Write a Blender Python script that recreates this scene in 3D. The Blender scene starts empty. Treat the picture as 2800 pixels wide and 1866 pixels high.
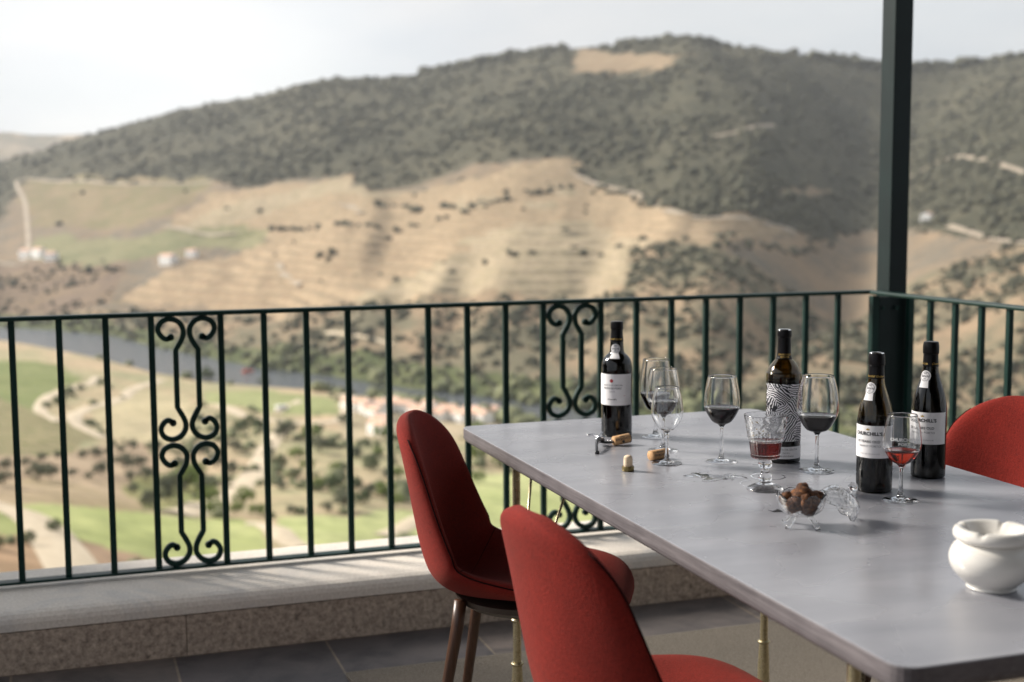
# Terrace above a river valley: table, chairs, bottles and glasses, iron railing, hills beyond.
import bpy, bmesh, math, random
import numpy as np
from mathutils import Vector, Matrix
random.seed(7); RS=np.random.RandomState(11)
PI=math.pi
scene=bpy.context.scene
COL=scene.collection
def srgb(r,g,b): 
    f=lambda c:(c/255/12.92) if c/255<=.04045 else ((c/255+.055)/1.055)**2.4
    return (f(r),f(g),f(b),1)
# ---------------------------------------------------------------- scene graph helpers
def tag(o,label=None,cat=None,group=None,kind=None):
    if label: o['label']=label
    if cat: o['category']=cat
    if group: o['group']=group
    if kind: o['kind']=kind
    return o
def empty(name,loc=(0,0,0),rz=0,label=None,cat=None,group=None):
    o=bpy.data.objects.new(name,None); COL.objects.link(o); o.location=loc; o.rotation_euler=(0,0,rz)
    o.empty_display_size=.05
    return tag(o,label,cat,group)
def mesh_obj(name,verts,faces,mat,parent=None,smooth=True,mats=None,midx=None):
    me=bpy.data.meshes.new(name); me.from_pydata([tuple(v) for v in verts],[],[tuple(f) for f in faces]); 
    if mat is not None: me.materials.append(mat)
    if mats: 
        for m in mats: me.materials.append(m)
    if midx is not None: me.polygons.foreach_set('material_index',midx)
    if smooth: me.polygons.foreach_set('use_smooth',[True]*len(me.polygons))
    me.update()
    o=bpy.data.objects.new(name,me); COL.objects.link(o)
    if parent is not None: o.parent=parent
    return o
class MB:
    def __init__(s): s.v=[];s.f=[]
    def add(s,v,f):
        n=len(s.v); s.v+= [tuple(p) for p in v]; s.f+=[tuple(i+n for i in q) for q in f]
    def box(s,x0,x1,y0,y1,z0,z1):
        v=[(x0,y0,z0),(x1,y0,z0),(x1,y1,z0),(x0,y1,z0),(x0,y0,z1),(x1,y0,z1),(x1,y1,z1),(x0,y1,z1)]
        s.add(v,[(0,3,2,1),(4,5,6,7),(0,1,5,4),(1,2,6,5),(2,3,7,6),(3,0,4,7)])
    def lathe(s,prof,n=48,c=(0,0,0),mod=None):
        # prof: list (r,z); closed on axis where r==0
        rows=[];v=[]
        for k,(r,z) in enumerate(prof):
            if r<1e-7: rows.append([len(v)]); v.append((c[0],c[1],c[2]+z))
            else:
                row=[]
                for j in range(n):
                    a=2*PI*j/n; rr,zz=r,z
                    if mod: rr,zz=mod(k,a,r,z)
                    row.append(len(v)); v.append((c[0]+rr*math.cos(a),c[1]+rr*math.sin(a),c[2]+zz))
                rows.append(row)
        f=[]
        for a,b in zip(rows,rows[1:]):
            if len(a)==1 and len(b)==1: continue
            for j in range(n):
                k=(j+1)%n
                if len(a)==1: f.append((a[0],b[k],b[j]))
                elif len(b)==1: f.append((a[j],a[k],b[0]))
                else: f.append((a[j],a[k],b[k],b[j]))
        s.add(v,f)
    def tube(s,pts,rad,n=10,cap=True):
        pts=[Vector(p) for p in pts]; m=len(pts)
        if not hasattr(rad,'__len__'): rad=[rad]*m
        v=[];f=[]; up=None
        for i,p in enumerate(pts):
            t=(pts[min(i+1,m-1)]-pts[max(i-1,0)]).normalized()
            if up is None: up=Vector((0,0,1)) if abs(t.z)<.9 else Vector((1,0,0))
            a=t.cross(up).normalized(); b=t.cross(a).normalized(); up=-b if (-b).dot(up)>0 else b
            for j in range(n):
                q=2*PI*j/n; v.append(p+(a*math.cos(q)+b*math.sin(q))*rad[i])
        for i in range(m-1):
            for j in range(n):
                k=(j+1)%n; f.append((i*n+j,i*n+k,(i+1)*n+k,(i+1)*n+j))
        if cap:
            f.append(tuple(range(n))[::-1]); f.append(tuple((m-1)*n+j for j in range(n)))
        s.add(v,f)
    def ribbon(s,path,w,y0,y1):
        # path in the x-z plane swept as a flat bar of width w between y0 and y1
        P=[Vector((a,0,b)) for a,b in path]; m=len(P); L=[];R=[]
        for i,p in enumerate(P):
            t=(P[min(i+1,m-1)]-P[max(i-1,0)]).normalized(); nrm=Vector((-t.z,0,t.x))*w/2
            L.append(p+nrm);R.append(p-nrm)
        v=[]
        for l,r in zip(L,R):
            v+=[(l.x,y0,l.z),(r.x,y0,r.z),(r.x,y1,r.z),(l.x,y1,l.z)]
        f=[]
        for i in range(m-1):
            for j in range(4):
                k=(j+1)%4; f.append((i*4+j,i*4+k,i*4+4+k,i*4+4+j))
        f+=[(3,2,1,0),(m*4-4,m*4-3,m*4-2,m*4-1)]
        s.add(v,f)
    def transform(s,M): s.v=[tuple(M@Vector(p)) for p in s.v]; return s
    def build(s,name,mat,parent=None,smooth=False,bevel=0,autos=None):
        o=mesh_obj(name,s.v,s.f,mat,parent,smooth)
        if autos is not None:
            o.data.polygons.foreach_set('use_smooth',[True]*len(o.data.polygons))
            bm=bmesh.new(); bm.from_mesh(o.data)
            for e in bm.edges:
                if len(e.link_faces)==2 and e.calc_face_angle(0)>autos: e.smooth=False
            bm.to_mesh(o.data); bm.free()
        if bevel:
            m=o.modifiers.new('bevel','BEVEL'); m.width=bevel; m.segments=2; m.limit_method='ANGLE'
        return o
def spline(P,n):
    P=[np.array(p,float) for p in P]; out=[]
    for i in range(len(P)-1):
        p0=P[max(i-1,0)];p1=P[i];p2=P[i+1];p3=P[min(i+2,len(P)-1)]
        for k in range(n):
            t=k/n; out.append(.5*((2*p1)+(p2-p0)*t+(2*p0-5*p1+4*p2-p3)*t*t+(3*p1-p0-3*p2+p3)*t**3))
    out.append(P[-1]); return [tuple(float(c) for c in q) for q in out]
def copy_tree(o,parent=None):
    c=o.copy(); COL.objects.link(c); c.parent=parent
    for ch in list(o.children): copy_tree(ch,c)
    return c
# ---------------------------------------------------------------- node helpers
class NT:
    def __init__(s,name):
        s.m=bpy.data.materials.new(name); s.m.use_nodes=True; s.t=s.m.node_tree
        s.p=s.t.nodes['Principled BSDF']; s.out=s.t.nodes['Material Output']
    def n(s,typ,**kw):
        x=s.t.nodes.new(typ)
        for k,v in kw.items():
            if k in x.inputs: x.inputs[k].default_value=v
            else: setattr(x,k,v)
        return x
    def l(s,a,b): s.t.links.new(a,b)
    def coord(s,kind='Object',scale=(1,1,1)):
        tc=s.n('ShaderNodeTexCoord'); mp=s.n('ShaderNodeMapping'); mp.inputs['Scale'].default_value=scale
        s.l(tc.outputs[kind],mp.inputs['Vector']); return mp.outputs[0]
    def noise(s,vec,scale,detail=4,rough=.5,dist=0):
        x=s.n('ShaderNodeTexNoise'); x.inputs['Scale'].default_value=scale; x.inputs['Detail'].default_value=detail
        x.inputs['Roughness'].default_value=rough; x.inputs['Distortion'].default_value=dist; s.l(vec,x.inputs['Vector']); return x.outputs['Fac']
    def ramp(s,fac,stops,interp='LINEAR'):
        x=s.n('ShaderNodeValToRGB'); cr=x.color_ramp; cr.interpolation=interp
        while len(cr.elements)<len(stops): cr.elements.new(.5)
        for e,(p,c) in zip(cr.elements,stops): e.position=p; e.color=c if len(c)==4 else (*c,1)
        s.l(fac,x.inputs[0]); return x.outputs[0]
    def mix(s,fac,a,b,mode='MIX'):
        x=s.n('ShaderNodeMix'); x.data_type='RGBA'; x.blend_type=mode
        for inp,v in ((x.inputs[0],fac),(x.inputs[6],a),(x.inputs[7],b)):
            if hasattr(v,'is_linked') or isinstance(v,bpy.types.NodeSocket): s.l(v,inp)
            else: inp.default_value=v
        return x.outputs[2]
    def math(s,op,a,b=None):
        x=s.n('ShaderNodeMath'); x.operation=op
        for i,v in enumerate((a,b)):
            if v is None: continue
            if isinstance(v,bpy.types.NodeSocket): s.l(v,x.inputs[i])
            else: x.inputs[i].default_value=v
        return x.outputs[0]
    def bump(s,h,strength=.3,dist=.01):
        b=s.n('ShaderNodeBump'); b.inputs['Strength'].default_value=strength; b.inputs['Distance'].default_value=dist
        s.l(h,b.inputs['Height']); s.l(b.outputs[0],s.p.inputs['Normal']); return b
    def base(s,c,rough=.5,metal=0,spec=None):
        if isinstance(c,bpy.types.NodeSocket): s.l(c,s.p.inputs['Base Color'])
        else: s.p.inputs['Base Color'].default_value=c if len(c)==4 else (*c,1)
        s.p.inputs['Roughness'].default_value=rough; s.p.inputs['Metallic'].default_value=metal
        if spec is not None: s.p.inputs['Specular IOR Level'].default_value=spec
        return s
def plain(name,c,rough=.5,metal=0,var=.08,scale=30,bump=0,spec=None):
    t=NT(name); v=t.coord(); n=t.noise(v,scale,5)
    a=tuple(max(0,x*(1-var)) for x in c[:3]); b=tuple(min(1,x*(1+var)) for x in c[:3])
    t.base(t.ramp(n,[(.3,a),(.7,b)]),rough,metal,spec)
    if bump: t.bump(n,bump,.002)
    return t.m
def glassmat(name,c=(1,1,1,1),ior=1.5,rough=0.0):
    t=NT(name); t.t.nodes.remove(t.p); g=t.n('ShaderNodeBsdfGlass'); g.inputs['Color'].default_value=c; g.inputs['IOR'].default_value=ior; g.inputs['Roughness'].default_value=rough
    t.l(g.outputs[0],t.out.inputs['Surface']); return t.m
# ---------------------------------------------------------------- materials
M={}
t=NT('green_paint'); v=t.coord(); t.base(t.ramp(t.noise(v,9,5),[(.3,(.0025,.019,.0155,1)),(.7,(.005,.030,.024,1))]),.42,0,.22); t.bump(t.noise(v,160,3),.12,.001); M['green']=t.m
t=NT('post_paint'); v=t.coord(); t.base(t.ramp(t.noise(v,6,5),[(.3,(.0022,.0085,.0085,1)),(.7,(.0045,.015,.0145,1))]),.45,0,.25); t.bump(t.noise(v,120,3),.1,.001); M['post']=t.m
t=NT('granite'); v=t.coord()
n1=t.noise(v,62,4,.75); n2=t.noise(v,38,5,.65); c=t.ramp(n1,[(.33,(.13,.096,.070,1)),(.45,(.39,.30,.225,1)),(.60,(.61,.48,.365,1)),(.72,(.82,.68,.54,1))],'LINEAR')
t.base(t.mix(.35,c,t.ramp(n2,[(.35,(.20,.165,.14,1)),(.65,(.52,.44,.37,1))])),.85); t.bump(n1,.6,.004); M['granite']=t.m
t=NT('granite_cap'); v=t.coord(); w=t.noise(v,2.2,6,.6,1.5)
c=t.ramp(t.noise(v,120,4,.7),[(.35,(.66,.585,.50,1)),(.65,(.84,.765,.675,1))])
t.base(t.mix(t.ramp(w,[(.50,(0,0,0,1)),(.62,(.35,.35,.35,1))]),c,(.45,.45,.45,1)),.6); t.bump(t.noise(v,140,3),.2,.002); M['cap']=t.m
t=NT('slate_tiles'); tc=t.coord('Object'); mp=t.n('ShaderNodeMapping'); mp.inputs['Location'].default_value=(-.281,-3.99,0); t.l(tc,mp.inputs[0])
br=t.n('ShaderNodeTexBrick'); br.offset=0; br.inputs['Scale'].default_value=1; br.inputs['Brick Width'].default_value=.457; br.inputs['Row Height'].default_value=.457; br.inputs['Mortar Size'].default_value=.004; br.inputs['Mortar Smooth'].default_value=.2
br.inputs['Color1'].default_value=(.078,.074,.079,1); br.inputs['Color2'].default_value=(.14,.12,.108,1); br.inputs['Mortar'].default_value=(.22,.185,.145,1)
t.l(mp.outputs[0],br.inputs['Vector']); n=t.noise(tc,7,7,.65,.8)
t.base(t.mix(.6,br.outputs['Color'],t.ramp(n,[(.35,(.35,.34,.36,1)),(.5,(.9,.85,.8,1)),(.7,(1.5,1.35,1.25,1))]),'MULTIPLY'),.5); t.bump(t.noise(tc,30,6,.6),.35,.004); M['slate']=t.m
t=NT('woven_rug'); v=t.coord(); wv=t.n('ShaderNodeTexWave'); wv.inputs['Scale'].default_value=32; wv.inputs['Distortion'].default_value=.6; wv.inputs['Detail'].default_value=2; wv.inputs['Detail Scale'].default_value=3; wv.bands_direction='Y'; t.l(v,wv.inputs['Vector'])
n=t.noise(v,180,3,.6); c=t.mix(.5,t.ramp(wv.outputs['Fac'],[(.1,(.075,.062,.048,1)),(.8,(.22,.19,.15,1))]),t.ramp(n,[(.3,(.08,.066,.052,1)),(.7,(.27,.235,.19,1))]))
t.base(c,.95); t.bump(t.math('ADD',wv.outputs['Fac'],n),.8,.004); M['rug']=t.m
t=NT('concrete_top'); v=t.coord(); n=t.noise(v,3.5,4,.5,.2); n2=t.noise(t.coord('Object',(2,7,2)),2.2,4,.5,.3)
c=t.mix(.5,t.ramp(n,[(.3,(.190,.195,.225,1)),(.7,(.315,.318,.350,1))]),t.ramp(n2,[(.3,(.200,.205,.232,1)),(.72,(.325,.326,.352,1))]))
t.base(c,.3); r=t.ramp(t.noise(v,5,3,.5,.3),[(.3,(.20,.20,.20,1)),(.5,(.27,.27,.27,1)),(.7,(.36,.36,.36,1))]); t.l(r,t.p.inputs['Roughness']); t.p.inputs['Specular IOR Level'].default_value=.85; M['top']=t.m
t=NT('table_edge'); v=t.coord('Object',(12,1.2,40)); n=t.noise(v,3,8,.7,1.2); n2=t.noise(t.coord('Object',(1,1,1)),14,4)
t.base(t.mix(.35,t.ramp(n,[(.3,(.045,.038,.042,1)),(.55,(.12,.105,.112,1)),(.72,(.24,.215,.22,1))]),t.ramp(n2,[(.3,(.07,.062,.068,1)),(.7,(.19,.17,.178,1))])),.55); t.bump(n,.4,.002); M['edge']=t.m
def fabric(name,a,b):
    t=NT(name); tc=t.coord(); 
    x=t.n('ShaderNodeTexWave'); x.inputs['Scale'].default_value=95; x.bands_direction='DIAGONAL'; x.inputs['Distortion'].default_value=2.5; x.inputs['Detail'].default_value=2; t.l(tc,x.inputs['Vector'])
    y=t.n('ShaderNodeTexWave'); y.inputs['Scale'].default_value=260; y.bands_direction='Z'; y.inputs['Distortion'].default_value=1; t.l(tc,y.inputs['Vector'])
    n=t.noise(t.coord('Object',(330,330,110)),1,3,.6); n2=t.noise(tc,500,2)
    h=t.math('ADD',t.math('MULTIPLY',t.noise(t.coord('Object',(1,1,1)),330,3,.75),.75),t.math('MULTIPLY',n,.55)); n3=t.noise(tc,7,3)
    t.base(t.mix(.35,t.ramp(h,[(.25,a),(.95,b)]),t.ramp(n2,[(.3,a),(.7,b)])),.9,0,.25)
    t.l(t.mix(1,t.p.inputs['Base Color'].links[0].from_socket,t.ramp(n3,[(.3,(.82,.80,.80,1)),(.7,(1.12,1.12,1.12,1))]),'MULTIPLY'),t.p.inputs['Base Color'])
    t.p.inputs['Sheen Weight'].default_value=.06; t.p.inputs['Sheen Roughness'].default_value=.4; t.p.inputs['Sheen Tint'].default_value=(1,.45,.35,1)
    t.bump(h,.7,.002); return t.m
M['fabric']=fabric('red_fabric',(.016,.0015,.0012,1),(.325,.023,.014,1))
M['seam']=plain('dark_thread',(.018,.003,.003),.95,spec=.1)
t=NT('walnut'); v=t.coord('Object',(30,30,3)); n=t.noise(v,2,6,.6,1.0); t.base(t.ramp(n,[(.3,(.032,.014,.008,1)),(.7,(.095,.042,.022,1))]),.38); M['walnut']=t.m
M['darkplate']=plain('brown_plate',(.045,.032,.024),.4)
t=NT('aged_brass'); v=t.coord(); n=t.noise(v,70,6,.7); t.base(t.ramp(n,[(.30,(.30,.25,.14,1)),(.5,(.50,.43,.27,1)),(.7,(.62,.55,.38,1))]),.35,.9); t.l(t.ramp(n,[(.3,(.55,.55,.55,1)),(.6,(.25,.25,.25,1))]),t.p.inputs['Roughness']); M['brass']=t.m
def wineglass(name,c):
    t=NT(name); t.base(c,.0); t.p.inputs['IOR'].default_value=1.52; t.p.inputs['Transmission Weight'].default_value=1.0; return t.m
M['glass']=glassmat('clear_glass',(1,1,1,1),1.5)
M['oliveglass']=wineglass('olive_bottle_glass',(.25,.175,.04,1))
M['darkglass']=wineglass('dark_bottle_glass',(.06,.05,.03,1))
def wine(name,c): 
    t=NT(name); t.base(c,.03); t.p.inputs['IOR'].default_value=1.34; t.p.inputs['Transmission Weight'].default_value=1.0; t.p.inputs['Roughness'].default_value=0
    return t.m
M['portred']=wine('ruby_wine',(.20,.006,.003,1))
M['tawny']=wine('tawny_wine',(.42,.030,.009,1))
t=NT('dark_wine'); t.base((.006,.0004,.0012,1),.04,0,.25); M['darkwine']=t.m
t=NT('bottle_contents'); t.base((.002,.001,.0015,1),.9,0,0); M['inside']=t.m
M['capsule']=plain('black_capsule',(.004,.003,.004),.34,0,.2,60,.2,.22)
t=NT('label_paper'); v=t.coord(); t.base(t.ramp(t.noise(v,60,4),[(.3,(.82,.80,.81,1)),(.7,(.88,.86,.87,1))]),.65); M['paper']=t.m
M['ink']=plain('black_ink',(.025,.025,.03),.6); M['greyink']=plain('grey_ink',(.16,.16,.18),.6); M['redink']=plain('red_ink',(.45,.04,.05),.6); M['goldink']=plain('gold_ink',(.55,.36,.10),.35,.6); M['paleink']=plain('pale_ink',(.38,.36,.38),.6)
M['pinkink']=plain('pink_ink',(.62,.38,.40),.6)
M['etch']=plain('white_etching',(.8,.8,.8),.5)
t=NT('cork'); v=t.coord(); n=t.noise(v,220,5,.7); t.base(t.ramp(n,[(.33,(.18,.08,.035,1)),(.42,(.50,.28,.13,1)),(.65,(.66,.42,.22,1))]),.85); t.bump(n,.3,.001); M['cork']=t.m
t=NT('pale_cork'); v=t.coord(); n=t.noise(v,170,5,.7); t.base(t.ramp(n,[(.32,(.20,.12,.07,1)),(.40,(.66,.50,.34,1)),(.65,(.76,.62,.46,1))]),.85); t.bump(n,.3,.001); M['palecork']=t.m
M['stain']=plain('wine_stained_cork',(.03,.008,.012),.7)
M['bronzecap']=plain('bronze_cap',(.22,.17,.07),.35,.7,.2,80)
t=NT('ceramic'); v=t.coord(); t.base(t.ramp(t.noise(v,6,3),[(.3,(.74,.71,.66,1)),(.7,(.80,.775,.73,1))]),.16); M['ceramic']=t.m
t=NT('cocoa'); v=t.coord(); n=t.noise(v,130,5,.65); t.base(t.ramp(n,[(.35,(.025,.009,.004,1)),(.5,(.085,.032,.012,1)),(.7,(.26,.105,.035,1))]),.9); t.bump(n,.6,.002); M['cocoa']=t.m
M['steel']=plain('steel',(.62,.62,.64),.18,1,.05); M['blackplastic']=plain('black_plastic',(.015,.016,.02),.28)
t=NT('water'); t.base((1,1,1,1),.0); t.p.inputs['Transmission Weight'].default_value=1; t.p.inputs['IOR'].default_value=1.33; M['water']=t.m
M['leaf']=plain('dry_leaf',(.02,.02,.022),.5)
# woodcut label
t=NT('woodcut_label'); v=t.coord('Object'); 
big=t.n('ShaderNodeTexVoronoi'); big.inputs['Scale'].default_value=30; t.l(v,big.inputs['Vector'])
cr=t.n('ShaderNodeSeparateColor'); t.l(big.outputs['Color'],cr.inputs[0])
ang=t.math('MULTIPLY',cr.outputs[0],3.1)
vr=t.n('ShaderNodeVectorRotate'); vr.rotation_type='AXIS_ANGLE'; vr.inputs['Axis'].default_value=(-.51,-.86,0); t.l(v,vr.inputs['Vector']); t.l(ang,vr.inputs['Angle'])
wv=t.n('ShaderNodeTexWave'); wv.inputs['Scale'].default_value=62; wv.bands_direction='Z'; wv.inputs['Distortion'].default_value=9; wv.inputs['Detail'].default_value=2; wv.inputs['Detail Scale'].default_value=.6; t.l(vr.outputs[0],wv.inputs['Vector'])
thr=t.math('ADD',t.math('MULTIPLY',cr.outputs[1],.55),.2)
blot=t.math('GREATER_THAN',t.noise(v,38,3,.6),.44); bw=t.math('MULTIPLY',t.math('GREATER_THAN',wv.outputs['Fac'],thr),t.math('MAXIMUM',blot,t.math('GREATER_THAN',cr.outputs[2],.45)))
t.base(t.mix(bw,(.015,.015,.022,1),(.80,.78,.81,1)),.6); M['woodcut']=t.m
# buildings / interior
M['plaster']=plain('ochre_plaster',(.05,.042,.035),.9,0,.1,4)
M['soffit']=plain('painted_soffit',(.07,.055,.045),.8,0,.1,5)

CP,CR=.104,-.0059
SUN_E=3.9; CLOUD=.44; EXPO=.86; HAZE=.00007
CH=[(1.027,2.912,-28.7),(.988,2.029,7.15),(2.03,2.628,200)]
CORKA=(200,60)
# ---------------------------------------------------------------- camera
cam=bpy.data.cameras.new('camera'); co=bpy.data.objects.new('camera',cam); COL.objects.link(co); scene.camera=co
cam.lens=46.826; cam.sensor_width=36; cam.sensor_fit='HORIZONTAL'; cam.clip_start=.05; cam.clip_end=20000
yw=.3275
fw=Vector((math.sin(yw)*math.cos(CP),math.cos(yw)*math.cos(CP),-math.sin(CP)))
rt=Vector((math.cos(yw),-math.sin(yw),0)); upv=rt.cross(fw)
rt2=rt*math.cos(CR)+upv*math.sin(CR); up2=upv*math.cos(CR)-rt*math.sin(CR)
mw=Matrix((rt2,up2,-fw)).transposed().to_4x4(); mw.translation=Vector((0,0,1.35)); co.matrix_world=mw
cam.dof.use_dof=True; cam.dof.focus_distance=2.86; cam.dof.aperture_fstop=3.0; cam.dof.aperture_blades=0
# ---------------------------------------------------------------- light
SUN_EL=32; sdir=Vector((-.76,.65,0)).normalized()  # horizontal direction towards the sun
sv=Vector((sdir.x*math.cos(math.radians(SUN_EL)),sdir.y*math.cos(math.radians(SUN_EL)),math.sin(math.radians(SUN_EL))))
sl=bpy.data.lights.new('sun','SUN'); sl.energy=SUN_E; sl.angle=math.radians(15); sl.color=(1,.93,.83)
so=bpy.data.objects.new('sun',sl); COL.objects.link(so); so.rotation_euler=sv.to_track_quat('Z','Y').to_euler(); so.location=(-20,10,20)
wd=bpy.data.worlds.new('World'); scene.world=wd; wd.use_nodes=True; wt=wd.node_tree
bg=wt.nodes['Background']; sky=wt.nodes.new('ShaderNodeTexSky'); sky.sky_type='NISHITA'; sky.sun_disc=False
sky.sun_elevation=math.radians(SUN_EL); sky.sun_rotation=math.atan2(sdir.x,sdir.y); sky.air_density=1.0; sky.dust_density=2.0
def wn(typ,**k):
    x=wt.nodes.new(typ)
    for a,b in k.items(): x.inputs[a].default_value=b
    return x
tc=wn('ShaderNodeTexCoord'); mp=wn('ShaderNodeMapping'); mp.inputs['Scale'].default_value=(1,1,3.2); wt.links.new(tc.outputs['Generated'],mp.inputs[0])
nz=wn('ShaderNodeTexNoise',Scale=2.3,Detail=6,Roughness=.5,Distortion=.4); wt.links.new(mp.outputs[0],nz.inputs['Vector'])
rp=wt.nodes.new('ShaderNodeValToRGB'); rp.color_ramp.elements[0].position=.33; rp.color_ramp.elements[0].color=(.80,.80,.80,1); rp.color_ramp.elements[1].position=.62; rp.color_ramp.elements[1].color=(1,1,1,1); wt.links.new(nz.outputs['Fac'],rp.inputs[0])
nz2=wn('ShaderNodeTexNoise',Scale=1.6,Detail=5,Roughness=.5); wt.links.new(mp.outputs[0],nz2.inputs['Vector'])
cc=wt.nodes.new('ShaderNodeValToRGB'); k=CLOUD
cc.color_ramp.elements[0].position=.40; cc.color_ramp.elements[0].color=(.66*k,.73*k,.82*k,1); cc.color_ramp.elements[1].position=.62; cc.color_ramp.elements[1].color=(1.0*k,1.0*k,1.0*k,1)
wt.links.new(nz2.outputs['Fac'],cc.inputs[0])
mxs=wt.nodes.new('ShaderNodeMix'); mxs.data_type='RGBA'; mxs.clamp_result=False
wt.links.new(rp.outputs[0],mxs.inputs[0]); wt.links.new(sky.outputs[0],mxs.inputs[6]); 
sc_=wt.nodes.new('ShaderNodeVectorMath'); sc_.operation='SCALE'; sc_.inputs['Scale'].default_value=10; wt.links.new(cc.outputs[0],sc_.inputs[0])
# bright veil of thin cloud round the low sun, and along the valley to the left
def glow(dirv,sharp,amp,prev):
    d=wt.nodes.new('ShaderNodeVectorMath'); d.operation='DOT_PRODUCT'; nrm=wt.nodes.new('ShaderNodeVectorMath'); nrm.operation='NORMALIZE'; wt.links.new(tc.outputs['Generated'],nrm.inputs[0]); wt.links.new(nrm.outputs[0],d.inputs[0]); d.inputs[1].default_value=dirv
    m1=wt.nodes.new('ShaderNodeMath'); m1.operation='MAXIMUM'; m1.inputs[1].default_value=0; wt.links.new(d.outputs['Value'],m1.inputs[0])
    m2=wt.nodes.new('ShaderNodeMath'); m2.operation='POWER'; m2.inputs[1].default_value=sharp; wt.links.new(m1.outputs[0],m2.inputs[0])
    m3=wt.nodes.new('ShaderNodeMath'); m3.operation='MULTIPLY_ADD'; m3.inputs[1].default_value=amp; wt.links.new(m2.outputs[0],m3.inputs[0])
    if prev is None: m3.inputs[2].default_value=1
    else: wt.links.new(prev,m3.inputs[2])
    return m3.outputs[0]
gl=glow(tuple(sv),14,2.6,None)
dl=Vector((math.sin(math.radians(5)),math.cos(math.radians(5)),.09)).normalized(); gl=glow(tuple(dl),60,.32,gl)
sg=wt.nodes.new('ShaderNodeVectorMath'); sg.operation='SCALE'; wt.links.new(sc_.outputs[0],sg.inputs[0]); wt.links.new(gl,sg.inputs['Scale'])
wt.links.new(sg.outputs[0],mxs.inputs[7]); wt.links.new(mxs.outputs[2],bg.inputs[0]); bg.inputs[1].default_value=.1
# ---------------------------------------------------------------- render settings
vs=scene.view_settings; vs.view_transform='Standard'; vs.look='None'; vs.exposure=EXPO; vs.gamma=1
cy=scene.cycles; cy.use_denoising=True
try: cy.denoiser='OPENIMAGEDENOISE'
except Exception: pass
cy.max_bounces=16; cy.transmission_bounces=14; cy.transparent_max_bounces=12; cy.glossy_bounces=6; cy.diffuse_bounces=4; cy.volume_bounces=0
cy.caustics_refractive=True; cy.caustics_reflective=False; cy.blur_glossy=.6; cy.sample_clamp_indirect=4
# ================================================================ TERRACE
WALL_Y=3.99
mb=MB(); mb.box(-7,2.6,-2.4,3.99,-.2,0); fl=mb.build('floor',M['slate']); tag(fl,'grey slate tiled terrace floor','floor',kind='structure')
mb=MB(); mb.box(.735,2.9,.5,3.665,.002,.010); tag(mb.build('rug',M['rug'],bevel=.003),'ribbed brown-grey woven rug lying under the table and chairs','rug')
def wall_run(name,label,length,M4):
    root=empty(name); root.matrix_world=M4; tag(root,label,'wall')
    b=MB(); b.box(0,length,.008,.45,-.6,.125); q=.12
    while q<length: b.box(q-1.2+.0012 if q>1.2 else 0,q-.0012,.002,.0085,-.0,.124); q+=1.2
    b.build('granite_base',M['granite'],root)
    prof=[(.0,.128),(.0,.150),(.004,.163),(.014,.174),(.03,.180),(.06,.183),(.455,.187),(.470,.178),(.472,.128)]
    v=[];f=[]
    for x in (0,length):
        for (y,z) in prof: v.append((x,y,z))
    n=len(prof)
    for i in range(n): f.append((i,(i+1)%n,n+(i+1)%n,n+i))
    f.append(tuple(range(n))[::-1]); f.append(tuple(range(n,2*n)))
    c=mesh_obj('coping',v,f,M['cap'],root,False)
    return root
wall_run('parapet_wall','low speckled granite wall with pale worn coping under the long railing',10.05,Matrix.Translation((-7,3.99,0)))
wall_run('parapet_wall','short low granite wall turning the corner behind the right chair',6.1,Matrix.Translation((2.59,3.99,0))@Matrix.Rotation(-PI/2,4,'Z')@Matrix.Translation((.002,.002,0)))
# railing
YR=4.25; ZT=1.003; ZB=.208; SP=.13515; PW=.2117
ZS=ZT-ZB
def scroll_half(sgn,cx,z0,h):
    # one wrought-iron element: z0 = top, h = height
    P=[(-.048,-.066),(-.060,-.071),(-.074,-.064),(-.086,-.042),(-.077,-.019),(-.053,-.0085),(-.028,-.015),(-.013,-.033),(-.0095,-.052),(-.0155,-.075),(-.034,-.106)]
    Q=[(-.034,-.288),(-.0155,-.322),(-.0095,-.345),(-.014,-.364),(-.029,-.381),(-.053,-.3885),(-.077,-.378),(-.086,-.355),(-.076,-.334),(-.062,-.327),(-.049,-.336)]
    path=spline(P,4)+spline(Q,4)
    return [(cx+sgn*x,z0+z*h/.397) for x,z in path]
def make_railing(name,label,xs,panels,x0,x1,M4):
    root=empty(name); root.matrix_world=M4; tag(root,label,'railing')
    b=MB(); b.box(x0,x1,-.020,.020,ZT,ZT+.014); b.build('handrail',M['green'],root,bevel=.005)
    b=MB(); b.box(x0,x1,-.020,.020,ZB-.009,ZB); b.build('bottom_rail',M['green'],root,bevel=.002)
    for x in xs:
        b=MB(); b.box(x-.0095,x+.0095,-.0085,.0085,ZB,ZT); b.build('baluster',M['green'],root,bevel=.0015)
    for cx in panels:
        for k in (0,1):
            for s in (-1,1):
                b=MB(); h=ZS/2-.001
                b.ribbon(scroll_half(s,cx,ZT-k*(h+.002),h),.0165,-.007,.007); 
                pth=scroll_half(s,cx,ZT-k*(h+.002),h)
                for (qx,qz) in (pth[0],pth[-1]):
                    b.add([(qx+.0112*math.cos(a*PI/5),yy,qz+.0112*math.sin(a*PI/5)) for yy in (-.007,.007) for a in range(10)],[tuple(range(10)),tuple(range(19,9,-1))]+[(a,a+10,(a+1)%10+10,(a+1)%10) for a in range(10)])
                b.build('scroll',M['green'],root,bevel=.0012)
    for x in (x0+.5,):
        b=MB(); b.box(x-.01,x+.01,-.01,.01,.18,ZB-.009); b.build('rail_foot',M['green'],root)
    return root
X0=-.1424
xs=[];
def bx(i):
    n=i*SP
    if i>=4: n+=PW-SP
    if i>=13: n+=PW-SP
    if i<-5: n-=PW-SP
    return X0+n
xs=[bx(i) for i in range(-12,21)]
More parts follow.
